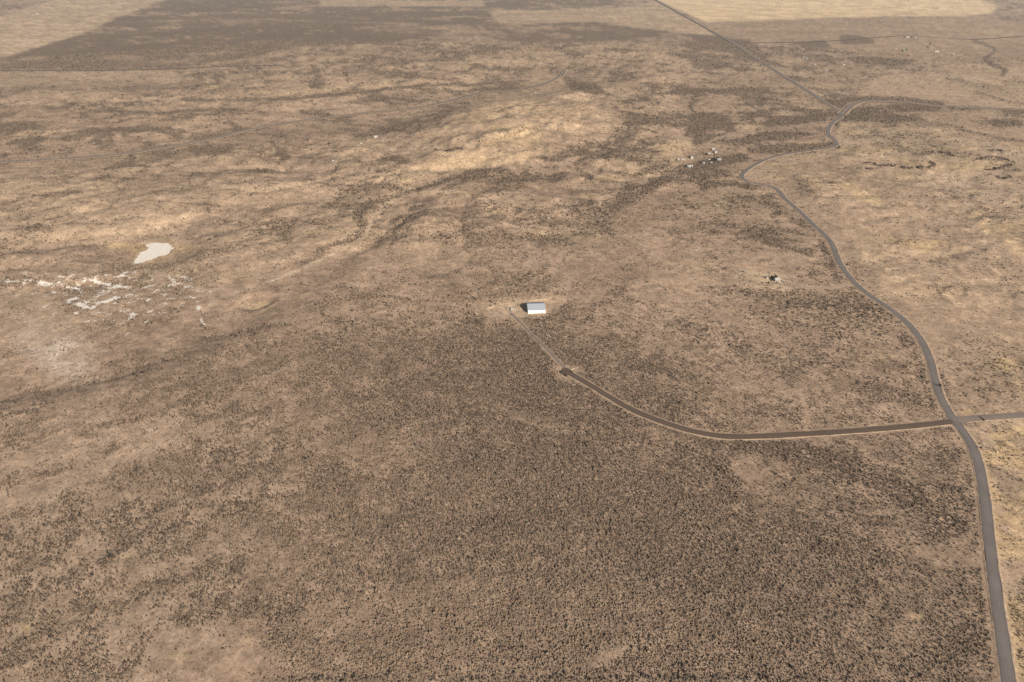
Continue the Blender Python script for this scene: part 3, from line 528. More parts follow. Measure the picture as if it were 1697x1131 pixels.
# ------------------------------------------------------------------ sagebrush
def dome(ring, levels, seed):
    r = random.Random(seed); vs = []; fs = []
    prof = {1: [(1.0, 0.0)], 2: [(.92, 0.0), (.86, .58)]}[levels]
    for li, (rad_, z) in enumerate(prof):
        for k in range(ring):
            a = 2 * math.pi * (k + .5 * li) / ring + r.uniform(-.25, .25); q = rad_ * r.uniform(.72, 1.22)
            vs.append((q * math.cos(a), q * math.sin(a), z + (r.uniform(-.12, .18) if li else -.12)))
    vs.append((r.uniform(-.2, .2), r.uniform(-.2, .2), 1.0)); top = len(vs) - 1
    for li in range(levels - 1):
        for k in range(ring):
            a, b = li * ring + k, li * ring + (k + 1) % ring; c, d = (li + 1) * ring + k, (li + 1) * ring + (k + 1) % ring
            fs += [(a, b, c), (b, d, c)]
    o = (levels - 1) * ring
    fs += [(o + k, o + (k + 1) % ring, top) for k in range(ring)]
    return np.array(vs), np.array(fs)
bands = [(150, 310, 1.5, .29, 4, 2), (310, 420, 1.5, .365, 5, 1), (420, 650, 1.1, .40, 4, 1), (650, 1000, .42, .56, 4, 1), (1000, 1500, .17, .92, 4, 1), (1500, 2300, .06, 1.5, 4, 1), (2300, 3600, .017, 2.4, 4, 1)]   # from, to, per square metre, radius, shape
AV, AF, AC = [], [], []; nbase = 0; near_pick = None
for bi, (d0, d1, dens, r0, ring, lev) in enumerate(bands):
    half_a = rad(57); area = half_a * (d1 ** 2 - d0 ** 2); N = int(area * dens)
    rr_ = np.sqrt(rng.uniform(d0 ** 2, d1 ** 2, N)); aa = rng.uniform(-half_a, half_a, N); x = rr_ * np.sin(aa); y = rr_ * np.cos(aa)
    u, v = to_px(x, y, 0.0); k = (u > -60) & (u < 1757) & (v < 1165) & (v > -20); x, y, u, v = x[k], y[k], u[k], v[k]
    z = height(x, y); u, v = to_px(x, y, z); d = look(D, u, v)
    cl = spread(fbm(x, y, 9, 3, 601, .6)); cl2 = spread(fbm(x, y, 38, 3, 631, .6))
    ww = look(west, u, v); p = d * (.25 + 1.5 * sstep(.28, .7, cl)) * (.6 + .8 * sstep(.25, .7, cl2)); p = lerp(p, 1.4 * d ** 1.9, np.clip(d - .4, 0, .5) * 1.7 * (1 - .8 * ww))
    p *= 1 - np.clip(look(A, u, v) * 1.5 - .45, 0, 1)
    ix = np.clip(((x + 2600) / 2).astype(int), 0, 2599); iy = np.clip((y / 2).astype(int), 0, 1899); p = np.where(clear[ix, iy], 0, p)
    k = rng.uniform(0, 1, len(x)) < p; x, y, z, u, v, d, ww = x[k], y[k], z[k], u[k], v[k], d[k], ww[k]; n = len(x)
    size = r0 * rng.lognormal(0, .38, n) * (.70 + .50 * d) * (1 + .22 * ww); hgt = size * rng.uniform(.95, 1.45, n) * (1.1, 1.25, 1.2, 1.1, .95, .75, .6)[bi]
    # colours: grey green sage, brown dead stems, a few dark bitterbrush
    tcol = rng.uniform(0, 1, n)[:, None]; grey = np.array((.142, .110, .077)); brown = np.array((.140, .092, .061)); dark = np.array((.072, .054, .041))
    straw = np.array((.185, .140, .092)); col = np.where(tcol < .34, grey, np.where(tcol < .74, brown, np.where(tcol < .88, dark, straw))) * rng.uniform(.75, 1.3, n)[:, None] * (1, .9, .72, .66, .66, .75, .9)[bi]  # farther bands darkened, the shrubs' shadow put into their colour
    if bi == 0:
        inside = (u > 4) & (u < 1693) & (v < 1127); score = np.where(inside, v + size * 26, -1); near_pick = np.argsort(-score)[:300]
        near_data = [(x[q], y[q], z[q], size[q], hgt[q]) for q in near_pick]
        k = np.ones(n, bool); k[near_pick] = False; x, y, z, size, hgt, col = x[k], y[k], z[k], size[k], hgt[k], col[k]; n = len(x)
    rot = rng.uniform(0, 6.283, n); ca, sa = np.cos(rot), np.sin(rot); var = rng.integers(0, 6, n)
    for vi in range(6):
        tv_, tf = dome(ring, lev, 50 + vi + 10 * bi); s = np.where(var == vi)[0]
        if not len(s): continue
        lx, ly, lz = tv_[:, 0][None], tv_[:, 1][None], tv_[:, 2][None]; st = rng.uniform(.75, 1.3, len(s))[:, None]
        px = (lx * st * ca[s][:, None] - ly * sa[s][:, None]) * size[s][:, None] + x[s][:, None]; py = (lx * st * sa[s][:, None] + ly * ca[s][:, None]) * size[s][:, None] + y[s][:, None]
        pz = lz * hgt[s][:, None] + z[s][:, None]
        AV.append(np.stack([px, py, pz], -1).reshape(-1, 3)); m_ = len(tv_)
        AF.append((tf[None] + (np.arange(len(s)) * m_)[:, None, None] + nbase).reshape(-1, 3)); nbase += m_ * len(s)
        AC.append(np.repeat(col[s], m_, 0))
m_sage = mat('sagebrush_leaves', (0, 0, 0), .95, .25, 1.7, attr='leaf')
AV = np.concatenate(AV); AF = np.concatenate(AF); AC = np.concatenate(AC)
scrub = tag(link('sagebrush_scrub', mesh_np('sagebrush_scrub', AV, AF, m_sage, {'leaf': AC})), 'grey-brown sagebrush scrub spread over the whole tan plain', 'scrub', kind='stuff')
print('scrub triangles', len(AF), 'ground', len(quads) * 2)
# the nearest shrubs, one by one
m_twig = [mat('sage_twigs_' + str(k), c, .95, .3, 3.0) for k, c in enumerate([(.125, .102, .077), (.112, .080, .058), (.062, .049, .038)])]
def bush_mesh(seed, m):
    r = random.Random(seed); b = MB(); n = 9
    rings = [(.55, -.05), (.95, .22), (1.0, .5), (.72, .82), (.3, 1.0)]; vs = []
    for li, (q, z) in enumerate(rings):
        for k in range(n):
            a = 2 * math.pi * (k + .5 * li) / n; f = r.uniform(.68, 1.2); vs.append((q * f * math.cos(a), q * f * math.sin(a), z + r.uniform(-.1, .1)))
    fs = []
    for li in range(len(rings) - 1):
        for k in range(n):
            a, c = li * n + k, li * n + (k + 1) % n; fs += [(a, c, a + n), (c, c + n, a + n)]
    fs.append(tuple(range(4 * n, 5 * n))); b.add(vs, fs)
    for _ in range(70):                     # sprigs standing out of the crown
        a, t = r.uniform(0, 6.283), r.uniform(.1, 1.0); q = 1.0 * math.sqrt(1 - (t * .85) ** 2); p = Vector((q * math.cos(a), q * math.sin(a), t)); d = (p + Vector((0, 0, .25))).normalized() * r.uniform(.15, .35)
        s = Vector((-math.sin(a), math.cos(a), r.uniform(-.5, .5))) * .09; b.add([p - s - d * .4, p + s - d * .4, p + d], [(0, 1, 2)])
    me = bpy.data.meshes.new('sagebrush'); me.from_pydata(b.v, [], b.f); me.materials.append(m); me.update(); return me
bushes = [bush_mesh(900 + k, m_twig[k % 3]) for k in range(9)]
for (x, y, z, s, h) in near_data:
    o = link('sagebrush', random.choice(bushes)); o.location = (x, y, z); o.scale = (s, s * random.uniform(.8, 1.2), h); o.rotation_euler.z = random.uniform(0, 6.28)
    tag(o, 'low twiggy grey-brown sagebrush on tan soil along the bottom edge of the view', 'shrub', 'nearest sagebrush along the bottom edge')

# ------------------------------------------------------------------ buildings
m_white = mat('white_painted_steel', (.80, .79, .74), .5, .05, .8); m_galv = mat('galvanised_roofing', (.30, .32, .35), .5, .05, .5, 0); m_dark = mat('dark_opening', (.03, .03, .032), .6, .1, 2)
m_cream = mat('cream_siding', (.48, .44, .38), .7, .08, 1); m_greyroof = mat('grey_shingles', (.20, .19, .19), .9, .15, 1); m_glass = mat('window_glass', (.05, .06, .07), .15, .05, 1); m_siding = mat('dull_white_siding', (.33, .315, .29), .7, .12, .8); m_whiteroof = mat('white_roofing', (.30, .295, .29), .6, .06, .6)
m_brown = mat('brown_boards', (.16, .10, .07), .85, .2, 2); m_red = mat('red_oxide_paint', (.30, .12, .09), .8, .15, 1); m_tyre = mat('tyre_rubber', (.02, .02, .02), .9, .1, 3); m_green = mat('green_roofing', (.06, .17, .09), .6, .1, 1); m_wood = mat('weathered_wood', (.22, .18, .14), .9, .2, 3)
def gabled(name, label, cat, px, py, wd, dp, hw, rise, yaw, mw, mr, group=None, detail=True, ribs=False):
    x, y, z = (float(a[0]) for a in at(px, py)); e = empty(name, x, y, z - .15, rad(yaw)); tag(e, label, cat, group)
    if name != 'metal_barn': wd, dp = wd * .82, dp * .82
    a, b = wd / 2, dp / 2; t = .12
    W_ = MB(); W_.add([(-a, -b, 0), (a, -b, 0), (a, -b, hw), (-a, -b, hw)], [(0, 1, 2, 3)]); W_.add([(a, b, 0), (-a, b, 0), (-a, b, hw), (a, b, hw)], [(0, 1, 2, 3)])
    for s in (-1, 1): W_.add([(s * a, -s * -b, 0), (s * a, -s * b, 0), (s * a, -s * b, hw), (s * a, 0, hw + rise), (s * a, s * b, hw)], [(0, 1, 2, 3, 4)] if s < 0 else [(4, 3, 2, 1, 0)])
    W_.build('wall', mw, e)
    ov = .35; k = rise / b
    for s in (-1, 1):
        p = [(-a - ov, s * (b + ov), hw - k * ov + .03), (a + ov, s * (b + ov), hw - k * ov + .03), (a + ov, 0, hw + rise + .03), (-a - ov, 0, hw + rise + .03)]
        if s > 0: p = [p[1], p[0], p[3], p[2]]
        R_ = MB().slab(*p, t); ro = R_.build('roof', mr, e)
        if ribs:
            B_ = MB(); nrm = Vector((0, s * k, 1)).normalized()
            for i in range(int(wd / 1.0) + 1):
                xx = -a + i * wd / int(wd / 1.0); q0 = Vector((xx, s * (b + ov), hw - k * ov + .03)) + nrm * t; q1 = Vector((xx, s * .2, hw + rise * (1 - .2 / b) + .03)) + nrm * t
                c = [q0 + Vector((-.06, 0, 0)), q0 + Vector((.06, 0, 0)), q1 + Vector((.06, 0, 0)), q1 + Vector((-.06, 0, 0))]
                if s > 0: c = [c[1], c[0], c[3], c[2]]
                B_.slab(*c, .08)
            B_.build('roof_rib', mr, ro)
    MB().box(-a - ov - .02, a + ov + .02, -.3, .3, hw + rise + .08, hw + rise + .22).build('ridge_cap', mr, e)
    if detail:
        D_ = MB().box(a * .35 - .55, a * .35 + .55, -b - .06, -b + .05, .1, min(2.2, hw - .2)); dd = D_.build('door', m_brown, e); MB().box(a * .35 + .3, a * .35 + .4, -b - .12, -b - .06, 1.0, 1.15).build('handle', m_dark, dd)
        for f in (-.65, -.15, .75):
            w_ = MB().box(a * f - .6, a * f + .6, -b - .05, -b + .05, .95, min(1.95, hw - .3)).build('window', m_glass, e); MB().box(a * f - .7, a * f + .7, -b - .13, -b - .04, .82, .94).build('sill', m_white, w_)
    return e
shed = gabled('metal_barn', 'large white metal barn with ribbed pale roof standing alone in the sagebrush', 'barn', 888, 513, 19.6, 20.0, 4.1, 3.2, 4, m_white, m_galv, None, False, True)
d_ = MB().box(6.2, 7.3, -10.07, -9.95, .1, 2.2).build('door', m_cream, shed); MB().box(7.05, 7.15, -10.14, -10.07, 1.0, 1.15).build('handle', m_dark, d_)
MB().box(-9.9, -9.78, -3.2, 3.2, .1, 4.2).build('sliding_door', m_galv, shed); MB().box(-9.98, -9.8, -6.6, 6.6, 4.22, 4.4).build('door_rail', m_dark, shed)
for s in (-1, 1): MB().box(-10.15, 10.15, s * 10.42 - .09, s * 10.42 + .09, 3.75, 3.95).build('gutter', m_white, shed)
def trailer(name, label, cat, px, py, L, Wd, Hh, yaw, m, group=None):
    x, y, z = (float(a[0]) for a in at(px, py)); e = empty(name, x, y, z, rad(yaw)); tag(e, label, cat, group); a, b = L / 2, Wd / 2; c = .35
    prof = [(-a, .45), (a, .45), (a, Hh - c), (a - c, Hh), (-a + c, Hh), (-a, Hh - c)]; n = len(prof)
    MB().add([(p, -b, q) for p, q in prof] + [(p, b, q) for p, q in prof], [tuple(range(n)), tuple(range(2 * n - 1, n - 1, -1))] + [((i + 1) % n, i, n + i, n + (i + 1) % n) for i in range(n)]).build('body', m, e)
    for s in (-1, 1): MB().cyl((-.1 * L, s * (b - .15), .36), .36, .22, 'y').build('wheel', m_tyre, e)
    MB().box(-.12 * L - .35, -.12 * L + .35, -b - .03, -b + .03, .55, min(2.1, Hh - .25)).build('door', m_cream, e)
    for f in (-.33, .2): MB().box(f * L - .4, f * L + .4, -b - .03, -b + .03, Hh * .52, Hh * .78).build('window', m_glass, e)
    MB().box(a, a + 1.1, -.07, .07, .5, .62).build('drawbar', m_dark, e); return e
trailer('camper_trailer', 'small white camper trailer parked just left of the metal barn', 'trailer', 848.5, 513.5, 3.8, 2.0, 2.1, 15, m_whiteroof)
# lone homestead east of the barn
gabled('farm_house', 'low white house alone among scrub, dark junipers behind it', 'house', 1287, 465.5, 7.5, 5.5, 2.6, 1.3, 12, m_cream, m_whiteroof)
gabled('storage_shed', 'tiny dark shed on the bare patch left of the lone white house', 'shed', 1234, 451.5, 3.4, 2.6, 2.2, .7, -10, m_brown, m_greyroof, None, False)
trailer('utility_trailer', 'small pale trailer left of the lone white house near its junipers', 'trailer', 1271, 461.5, 3.2, 1.8, 1.7, 30, m_whiteroof)
# ranch settlement beside the main road
GR = 'buildings of the ranch settlement'
gabled('mobile_home', 'longest white mobile home at the near left edge of the ranch settlement', 'house', 1143, 277.5, 12, 6, 2.8, 1.4, 4, m_siding, m_whiteroof, GR)
gabled('ranch_house', 'white gabled house at the right end of the settlement, dark trees on its left', 'house', 1192, 267, 8.5, 9, 3.2, 2.0, -22, m_siding, m_whiteroof, GR)
gabled('ranch_house', 'topmost white house of the settlement below the dirt track', 'house', 1181.5, 249, 7, 6, 2.8, 1.4, 8, m_cream, m_whiteroof, GR)
gabled('ranch_shed', 'pale grey shed just right of the topmost settlement house', 'shed', 1186.5, 253.5, 5.5, 8, 2.8, 1.2, -10, m_cream, m_galv, GR, False)
gabled('ranch_shed', 'white shed at the right corner of the red-brown yard', 'shed', 1146, 263, 6, 5, 3.0, 1.2, 12, m_siding, m_whiteroof, GR, False)
trailer('camper_trailer', 'long low white trailer along the near side of the red-brown yard', 'trailer', 1131.5, 265.8, 7, 2.5, 2.4, 8, m_whiteroof)
trailer('camper_trailer', 'short white trailer at the left end of the red-brown yard', 'trailer', 1123.5, 265.5, 4.5, 2.6, 2.6, 30, m_whiteroof)
gabled('ranch_shed', 'brown shed at the back corner of the red-brown yard', 'shed', 1134.5, 250.5, 5, 4, 2.6, 1.0, 0, m_brown, m_greyroof, GR, False)
gabled('ranch_shed', 'small white shed standing alone in the middle front of the settlement', 'shed', 1166.5, 272, 4.5, 5, 2.8, 1.0, -20, m_siding, m_whiteroof, GR, False)
gabled('ranch_shed', 'grey-roofed shed in the centre of the settlement', 'shed', 1175, 256.5, 7, 5, 2.6, 1.2, 5, m_brown, m_galv, GR, False)
trailer('camper_trailer', 'white trailer at the near foot of the settlement trees', 'trailer', 1178.5, 270.5, 4.5, 2.4, 2.5, 10, m_whiteroof)
trailer('utility_trailer', 'pale trailer left of the settlement trees', 'trailer', 1175.5, 265.5, 4, 2.2, 2.0, 0, m_cream)
# cabin under the middle hill
gabled('hill_cabin', 'white-roofed cabin on gold grass left of the middle hill', 'house', 623, 228.5, 9.5, 6, 2.8, 1.4, 10, m_cream, m_whiteroof)
trailer('camper_trailer', 'white trailer just below the white-roofed hill cabin', 'trailer', 615.5, 245.5, 4.2, 2.2, 2.2, -35, m_whiteroof)
trailer('utility_trailer', 'pale grey trailer left of the white-roofed hill cabin', 'trailer', 598.5, 238.5, 5, 2.2, 1.8, 10, m_cream)
trailer('utility_trailer', 'low grey trailer right of the white-roofed hill cabin', 'trailer', 635, 233.5, 5, 2.2, 1.6, 0, m_galv)
trailer('camper_trailer', 'lone white trailer far left of the hill, below the ridge road', 'trailer', 552, 267.3, 4.4, 2.4, 2.4, 20, m_whiteroof)
# far farms
gabled('far_farmhouse', 'long white farmhouse on the northern gravel road', 'house', 1503.5, 63, 20, 10, 3.4, 2, 3, m_siding, m_whiteroof)
gabled('far_shed', 'small white shed right of the northern farmhouse', 'shed', 1517, 63, 8, 5, 2.6, 1.2, 3, m_siding, m_whiteroof, None, False)
gabled('far_barn', 'long white barn on red soil, rightmost building of the far farms', 'barn', 1552, 86.5, 21, 7, 3.6, 1.6, 2, m_siding, m_whiteroof)
gabled('far_barn', 'green-roofed barn on red soil among the far farms', 'barn', 1498, 85.5, 16, 10, 4, 2.4, 10, m_brown, m_green)
gabled('far_shed', 'pinkish shed left of the green-roofed barn', 'shed', 1484.5, 83, 7, 6, 3, 1.4, -10, m_red, m_cream, None, False)
FG = 'houses scattered in the far scrub'
gabled('far_house', 'leftmost pale house of the group in the far scrub', 'house', 1332.5, 97, 8, 6, 3, 1.4, -20, m_cream, m_galv, FG)
gabled('far_house', 'pale house touching the leftmost one in the far scrub', 'house', 1336, 98.5, 7, 6, 3, 1.4, 30, m_siding, m_whiteroof, FG)
gabled('far_house', 'white cabin in the middle of the far scrub houses', 'house', 1350.5, 108, 7.5, 5, 2.6, 1.3, 5, m_siding, m_whiteroof, FG)
gabled('far_house', 'nearest and brightest white house of the far scrub group', 'house', 1370, 118.2, 7.5, 6, 3, 1.4, -20, m_siding, m_whiteroof, FG)
gabled('far_house', 'rightmost white house of the far scrub group', 'house', 1398.5, 108.5, 10, 5, 2.8, 1.2, 5, m_siding, m_whiteroof, FG)
gabled('field_hut', 'tiny white hut on the pale field at far upper left', 'hut', 62, 23.5, 16, 9, 4, 2, 4, m_siding, m_whiteroof)

# ------------------------------------------------------------------ trees
m_bark = mat('juniper_bark', (.12, .09, .07), .95, .2, 4); m_needle = mat('juniper_needles', (.042, .046, .032), .95, .3, 1.5)
def tree_meshes(seed):
    r = random.Random(seed); t = MB(); n = 7
    rings = [(.07, 0), (.055, .25), (.035, .6), (.01, .9)]; vs = []
    for q, z in rings:
        ox, oy = r.uniform(-.03, .03), r.uniform(-.03, .03); vs += [(ox + q * math.cos(6.283 * k / n), oy + q * math.sin(6.283 * k / n), z) for k in range(n)]
    t.add(vs, [(li * n + k, li * n + (k + 1) % n, (li + 1) * n + (k + 1) % n, (li + 1) * n + k) for li in range(3) for k in range(n)])
    for k in range(5):
        a = r.uniform(0, 6.28); z0 = r.uniform(.2, .5); p0, p1 = Vector((0, 0, z0)), Vector((.3 * math.cos(a), .3 * math.sin(a), z0 + .25)); s = Vector((-math.sin(a), math.cos(a), 0)) * .02; u = Vector((0, 0, .02))
        t.add([p0 - s, p0 + s, p0 + u * 2, p1], [(0, 1, 3), (1, 2, 3), (2, 0, 3)])
    c = MB(); cl = [(Vector((r.uniform(-.28, .28), r.uniform(-.28, .28), r.uniform(.25, .85))), r.uniform(.14, .26)) for _ in range(14)]
    for p, q in cl:
        for _ in range(34):
            d = Vector((r.gauss(0, 1), r.gauss(0, 1), r.gauss(0, 1))).normalized(); o = p + d * q * r.uniform(.5, 1.1); e1 = Vector((r.gauss(0, 1), r.gauss(0, 1), r.gauss(0, 1))).normalized() * .07; e2 = d.cross(e1).normalized() * .06
            c.add([o - e1 - e2, o + e1 - e2, o + e1 * .6 + e2, o - e1 * .6 + e2], [(0, 1, 2, 3)])
    out = []
    for nm, b, m in (('trunk', t, m_bark), ('crown', c, m_needle)):
        me = bpy.data.meshes.new(nm); me.from_pydata(b.v, [], b.f); me.materials.append(m); out.append(me)
    return out
protos = [tree_meshes(70 + k) for k in range(4)]
def tree(px, py, h, wd, label, group, cat='tree', name='juniper_tree'):
    x, y, z = (float(a[0]) for a in at(px, py)); e = empty(name, x, y, z - .1, random.uniform(0, 6.28)); e.scale = (h * wd, h * wd, h); tag(e, label, cat, group); tm, cm = random.choice(protos); link('trunk', tm, e); link('crown', cm, e)
for px, py, h, lb in [(1185, 268.5, 6.5, 'largest dark tree crowding the left wall of the right-end settlement house'), (1188.5, 265, 6, 'dark tree touching the back left corner of the right-end settlement house'), (1181, 268, 5, 'small dark tree left of the largest settlement tree'), (1184, 264.5, 5, 'dark tree behind the largest settlement tree'), (1171, 257.5, 4.5, 'dark bushy tree left of the grey-roofed settlement shed'), (1183.5, 259.5, 4, 'dark bush between the grey-roofed shed and the settlement trees'),
        (1142.5, 262.5, 5, 'dark tree at the right end of the red-brown yard'), (1137, 277.5, 5, 'dark tree at the left end of the longest mobile home'), (1161, 270.5, 4, 'dark tree left of the small front shed'), (1132, 289, 4, 'dark tree by itself below the settlement')]:
    tree(px, py, h, .9, lb, 'trees of the ranch settlement')
for px, py, h, lb in [(1282, 463, 4.6, 'black-green juniper nearest the lone white house'), (1278.5, 461.8, 4.2, 'black-green juniper at the left end of the lone house group'), (1285.5, 461.2, 4.2, 'black-green juniper behind the lone white house'), (1273.5, 470, 2.4, 'low dark bush below left of the lone white house')]:
    tree(px, py, h, 1.0, lb, 'junipers at the lone house')
for px, py, h, lb in [(1495, 86, 8, 'dark tree left of the green-roofed far barn'), (1502, 84.5, 8, 'green tree right of the green-roofed far barn'), (1498, 63.5, 7, 'dark tree at the left end of the northern farmhouse'), (1541, 74, 7, 'grey-green tree above the far white barn'), (1537, 79, 7, 'lower grey-green tree above the far white barn'), (1510.5, 63, 7, 'dark tree at the right end of the northern farmhouse')]:
    tree(px, py, h, 1.0, lb, 'trees of the far farms')
tree(1557, 640.5, 2.8, .95, 'dark bushy shrub at the right edge of the main road above the crossroads', None, 'shrub', 'roadside_shrub')
tree(1625, 743.5, 2.2, .8, 'dark shrub at the right edge of the main road below the crossroads', None, 'shrub', 'roadside_shrub')
tree(340, 561, 2.6, .8, 'lone dark shrub on the lip of the western bank', None, 'shrub', 'bank_shrub')

# ------------------------------------------------------------------ cattle guard, spoil heaps, banks, foundations
m_steel = mat('rusty_steel', (.10, .08, .07), .7, .2, 3); m_pit_shade = mat('cattle_guard_pit_shade', (.012, .011, .01), .95, .2, 2)
def dirp(p, q):
    x, y, z = at([p[0], q[0]], [p[1], q[1]]); return math.atan2(y[1] - y[0], x[1] - x[0])
x, y, z = (float(a[0]) for a in at(1627.5, 694.6)); e = empty('cattle_guard', x, y, z + .36, dirp((1600, 696), (1660, 691.5))); tag(e, 'dark steel cattle guard laid across the side road right of the crossroads', 'cattle guard')
MB().box(-.85, .85, -3.1, 3.1, -.02, .015).build('pit', m_pit_shade, e)  # flat slab, the pit's shade put into its near-black colour
for k in range(6): MB().box(-.75 + k * .3 - .03, -.75 + k * .3 + .03, -3.0, 3.0, .02, .10).build('rail', m_steel, e)
for s in (-1, 1): MB().box(-.9, .9, s * 3.2 - .08, s * 3.2 + .08, 0, .5).build('wing', m_steel, e)
def heap(name, label, cat, px, py, L, Wd, Hh, yaw, m, seed, group=None):
    x, y, z = (float(a[0]) for a in at(px, py)); r = random.Random(seed); nu, nv = 18, 9; vs = []
    for i in range(nu):
        for j in range(nv):
            a, b = i / (nu - 1) * 2 - 1, j / (nv - 1) * 2 - 1; f = max(0, 1 - abs(a) ** 3) * max(0, 1 - b * b)
            vs.append((a * L / 2 + r.uniform(-.12, .12), b * Wd / 2 + r.uniform(-.12, .12), -.25 + (Hh + .25) * f * r.uniform(.75, 1.1)))
    o = MB().add(vs, [(i * nv + j, (i + 1) * nv + j, (i + 1) * nv + j + 1, i * nv + j + 1) for i in range(nu - 1) for j in range(nv - 1)]).build(name, m); o.location = (x, y, z + .05); o.rotation_euler.z = rad(yaw); tag(o, label, cat, group); return o
m_spoil = mat('black_cinder', (.022, .020, .021), .95, .3, 1.5); m_bank = mat('loose_tan_soil', (.33, .24, .165), .95, .2, .8, bump=.3)
heap('cinder_heap', 'black cinder heap at the left end of the turning circle', 'heap', 929, 617.0, 5.0, 3.2, 1.2, 75, m_spoil, 1, 'cinder heaps round the turning circle')
heap('cinder_heap', 'long black cinder heap on the near side of the turning circle', 'heap', 936.5, 622.3, 6.0, 2.2, 1.0, -50, m_spoil, 2, 'cinder heaps round the turning circle')
heap('cinder_heap', 'black cinder heap on the far right side of the turning circle', 'heap', 946.5, 616.4, 4.2, 2.4, 1.0, -52, m_spoil, 3, 'cinder heaps round the turning circle')
heap('soil_bank', 'pale soil bank curving round the left end of the turning circle', 'soil bank', 925.5, 617.5, 7.5, 1.6, .7, 88, m_bank, 4, 'soil banks of the turning circle')
heap('soil_bank', 'pale soil bank along the near edge of the turning circle', 'soil bank', 934, 624.8, 9, 1.6, .6, -48, m_bank, 5, 'soil banks of the turning circle')
heap('soil_bank', 'pale soil bank behind the right side of the turning circle', 'soil bank', 949, 612, 6, 1.6, .6, 30, m_bank, 6, 'soil banks of the turning circle')
for px, py, L, yaw, lb in [(785.5, 494.5, 13, 118, 'left of the two dark brush rows up left of the barn'), (813, 500, 8, 118, 'right of the two dark brush rows up left of the barn')]: heap('brush_row', lb, 'brush row', px, py, L, 1.6, 1.1, yaw, m_spoil, int(px), 'brush rows near the barn')
heap('soil_bank', 'gold earth bank running behind the metal barn', 'soil bank', 893, 497.5, 30, 3, 1.0, 8, m_bank, 11)
heap('soil_bank', 'low tan earth bank left of the white camper beside the barn', 'soil bank', 813, 510, 16, 3, .9, 35, m_bank, 12)
heap('soil_bank', 'rounded soil mound behind the white camper beside the barn', 'soil bank', 844, 506.5, 10, 5, 1.0, 5, m_bank, 13)
m_stone = mat('dark_field_stone', (.12, .09, .075), .95, .3, 1.2)
def stone_line(name, label, pts, hgt, wd, m, seed, cat='wall', group=None, gap=.7):
    spreadw = .15 if gap < .75 else .75
    q = spline(pts, 1.0); r = random.Random(seed); x, y = q[0]; z0 = float(height(x, y)); e = empty(name, x, y, z0); tag(e, label, cat, group); b = MB(); s = 0
    for k in range(0, len(q), max(1, int(wd * gap))):
        if gap > .75 and math.sin(k * .23 + seed * 2.1) + .6 * math.sin(k * .61 + seed) > .75: continue
        h = hgt * r.uniform(.4, 1.1) * (1.3 if gap > .75 else 1); cx, cy = q[k] + np.array([r.gauss(0, wd * spreadw), r.gauss(0, wd * spreadw)]); cz = float(height(cx, cy)) - z0; n = 6; vs = []
        for li, (f, zz) in enumerate(((1.1, -.3), (1.0, .55), (.55, 1.0))):
            for i in range(n):
                a = 6.283 * i / n + r.uniform(-.3, .3); g = wd * .62 * f * r.uniform(.6, 1.35); vs.append((cx - x + g * math.cos(a), cy - y + g * math.sin(a), cz + zz * h * r.uniform(.85, 1.1)))
        b.add(vs, [(li * n + i, li * n + (i + 1) % n, (li + 1) * n + (i + 1) % n, (li + 1) * n + i) for li in range(2) for i in range(n)] + [tuple(range(2 * n, 3 * n))])
    o = b.build('stones', m, e); o['kind'] = 'stuff'; return e
FW = 'old stone foundation lines by the borrow pit'
stone_line('stone_foundation', 'left dark stone line of the ruined pens beside the white track', [(332, 515), (336, 525), (340, 534)], .8, 1.0, m_stone, 1, 'stone line', FW)
stone_line('stone_foundation', 'middle dark stone line of the ruined pens', [(357, 516), (360, 522), (362, 527)], .8, 1.0, m_stone, 2, 'stone line', FW)
stone_line('stone_foundation', 'angled stone line closing the right pen beside the borrow pit', [(368, 521), (378, 518), (387, 516), (389, 523)], .7, .9, m_stone, 3, 'stone line', FW)
stone_line('stone_foundation', 'short stone line at the foot of the ruined pens', [(364, 529), (371, 533)], .7, .9, m_stone, 4, 'stone line', FW)
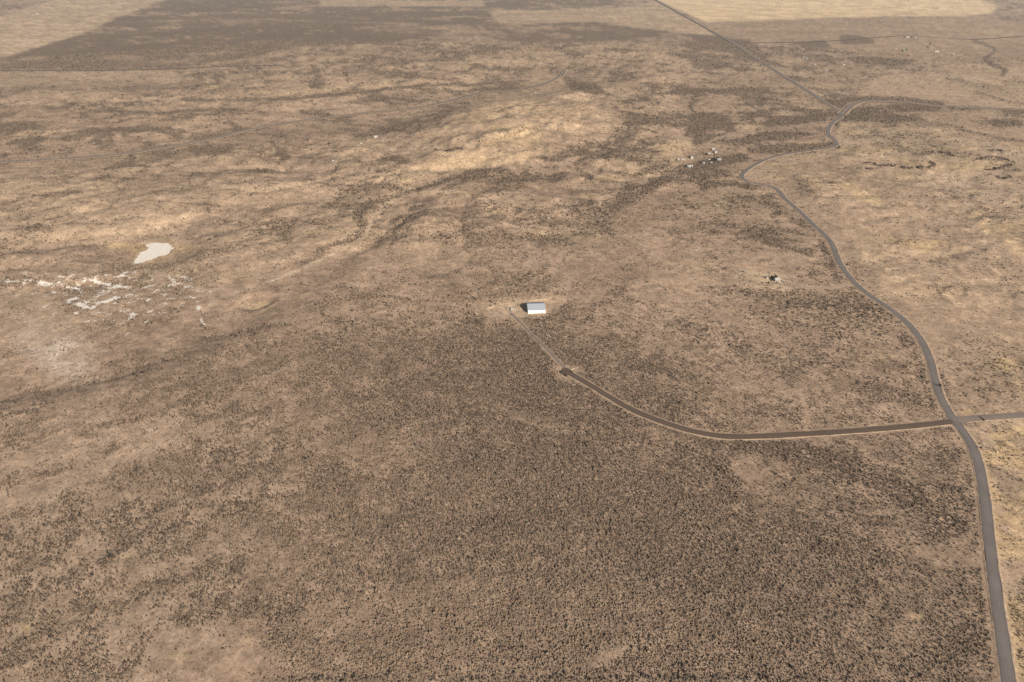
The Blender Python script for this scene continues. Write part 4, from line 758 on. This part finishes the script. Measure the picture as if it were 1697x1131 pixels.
# basalt ledges
m_bas = mat('dark_basalt', (.090, .064, .050), .95, .35, .25, bump=.5); m_tan = mat('tan_sandstone', (.24, .17, .10), .95, .3, .25, bump=.5)
for k, (lb, pts, h, wd, m) in enumerate([
    ('left end of the dark rock ledges on the eastern grassland', [(1433, 279), (1440, 281), (1452, 282)], 2.2, 3.0, m_bas), ('short upper rock ledge at the left of the eastern outcrops', [(1432, 271), (1446, 271), (1456, 276)], 1.6, 2.4, m_bas),
    ('long dark rock ledge in the middle of the eastern grassland', [(1458, 276), (1475, 275), (1490, 276.5), (1507, 280)], 2.6, 3.2, m_bas), ('hooked dark rock ledge round a hollow on the eastern grassland', [(1526, 281), (1523, 277), (1535, 278), (1546, 277), (1547, 272), (1540, 268)], 2.2, 2.8, m_bas),
    ('upper dark rock ledge above the hooked one', [(1538, 252), (1552, 253.5), (1568, 253.5), (1574, 258)], 2.4, 3.0, m_bas), ('small dark rock knob at the upper right of the outcrops', [(1640, 250), (1648, 249), (1656, 251)], 2.4, 4.0, m_bas),
    ('long rock ledge at the right end of the outcrops', [(1625, 264), (1640, 261), (1660, 262), (1672, 266)], 2.4, 2.8, m_bas), ('broken dark rocks at the right edge below the long ledge', [(1636, 282), (1650, 281), (1662, 277), (1676, 273)], 2.2, 3.6, m_bas),
    ('lower broken rocks at the right edge of the outcrops', [(1640, 290), (1660, 296), (1680, 292)], 1.6, 3.4, m_bas),
    ('long tan ledge across the middle of the hill', [(832, 229), (850, 224), (868, 218), (893, 214)], 2.0, 3.0, m_tan), ('tan ledge on the right side of the hill', [(938, 201), (950, 202), (968, 208)], 2.2, 3.0, m_tan), ('short tan ledge between the two hill ledges', [(920, 213), (936, 217)], 1.8, 3.0, m_tan),
    ('lower left rock ledge of the hill', [(718, 249), (735, 251), (752, 248), (768, 247)], 2.2, 3.2, m_bas), ('lower middle rock ledge of the hill', [(788, 234), (806, 237), (818, 239)], 1.8, 3.0, m_tan), ('upper left ledge of the hill', [(770, 194), (780, 192)], 1.4, 2.6, m_bas)]):
    stone_line('rock_ledge', lb, pts, h, wd, m, 40 + k, 'rock ledge', 'rock ledges on the hill' if k > 8 else 'rock ledges on the eastern grassland', .8)

# ------------------------------------------------------------------ haze
hm = bpy.data.materials.new('thin_haze'); hm.use_nodes = True; t = hm.node_tree; t.nodes.remove(t.nodes['Principled BSDF']); pvn = t.nodes.new('ShaderNodeVolumePrincipled')
pvn.inputs['Color'].default_value = (.97, .95, .93, 1); pvn.inputs['Density'].default_value = 3.2e-5; pvn.inputs['Anisotropy'].default_value = .2; t.links.new(pvn.outputs[0], t.nodes['Material Output'].inputs['Volume'])
lo = float(gz.min()) - 1.0; E_ = float(np.hypot(gx, gy).max()) + 500
hz = MB().box(-E_, E_, -E_, E_, lo, H + 25).build('haze', hm); hz['kind'] = 'stuff'; hz['label'] = 'thin pale haze over the whole plain'; hz['category'] = 'haze'
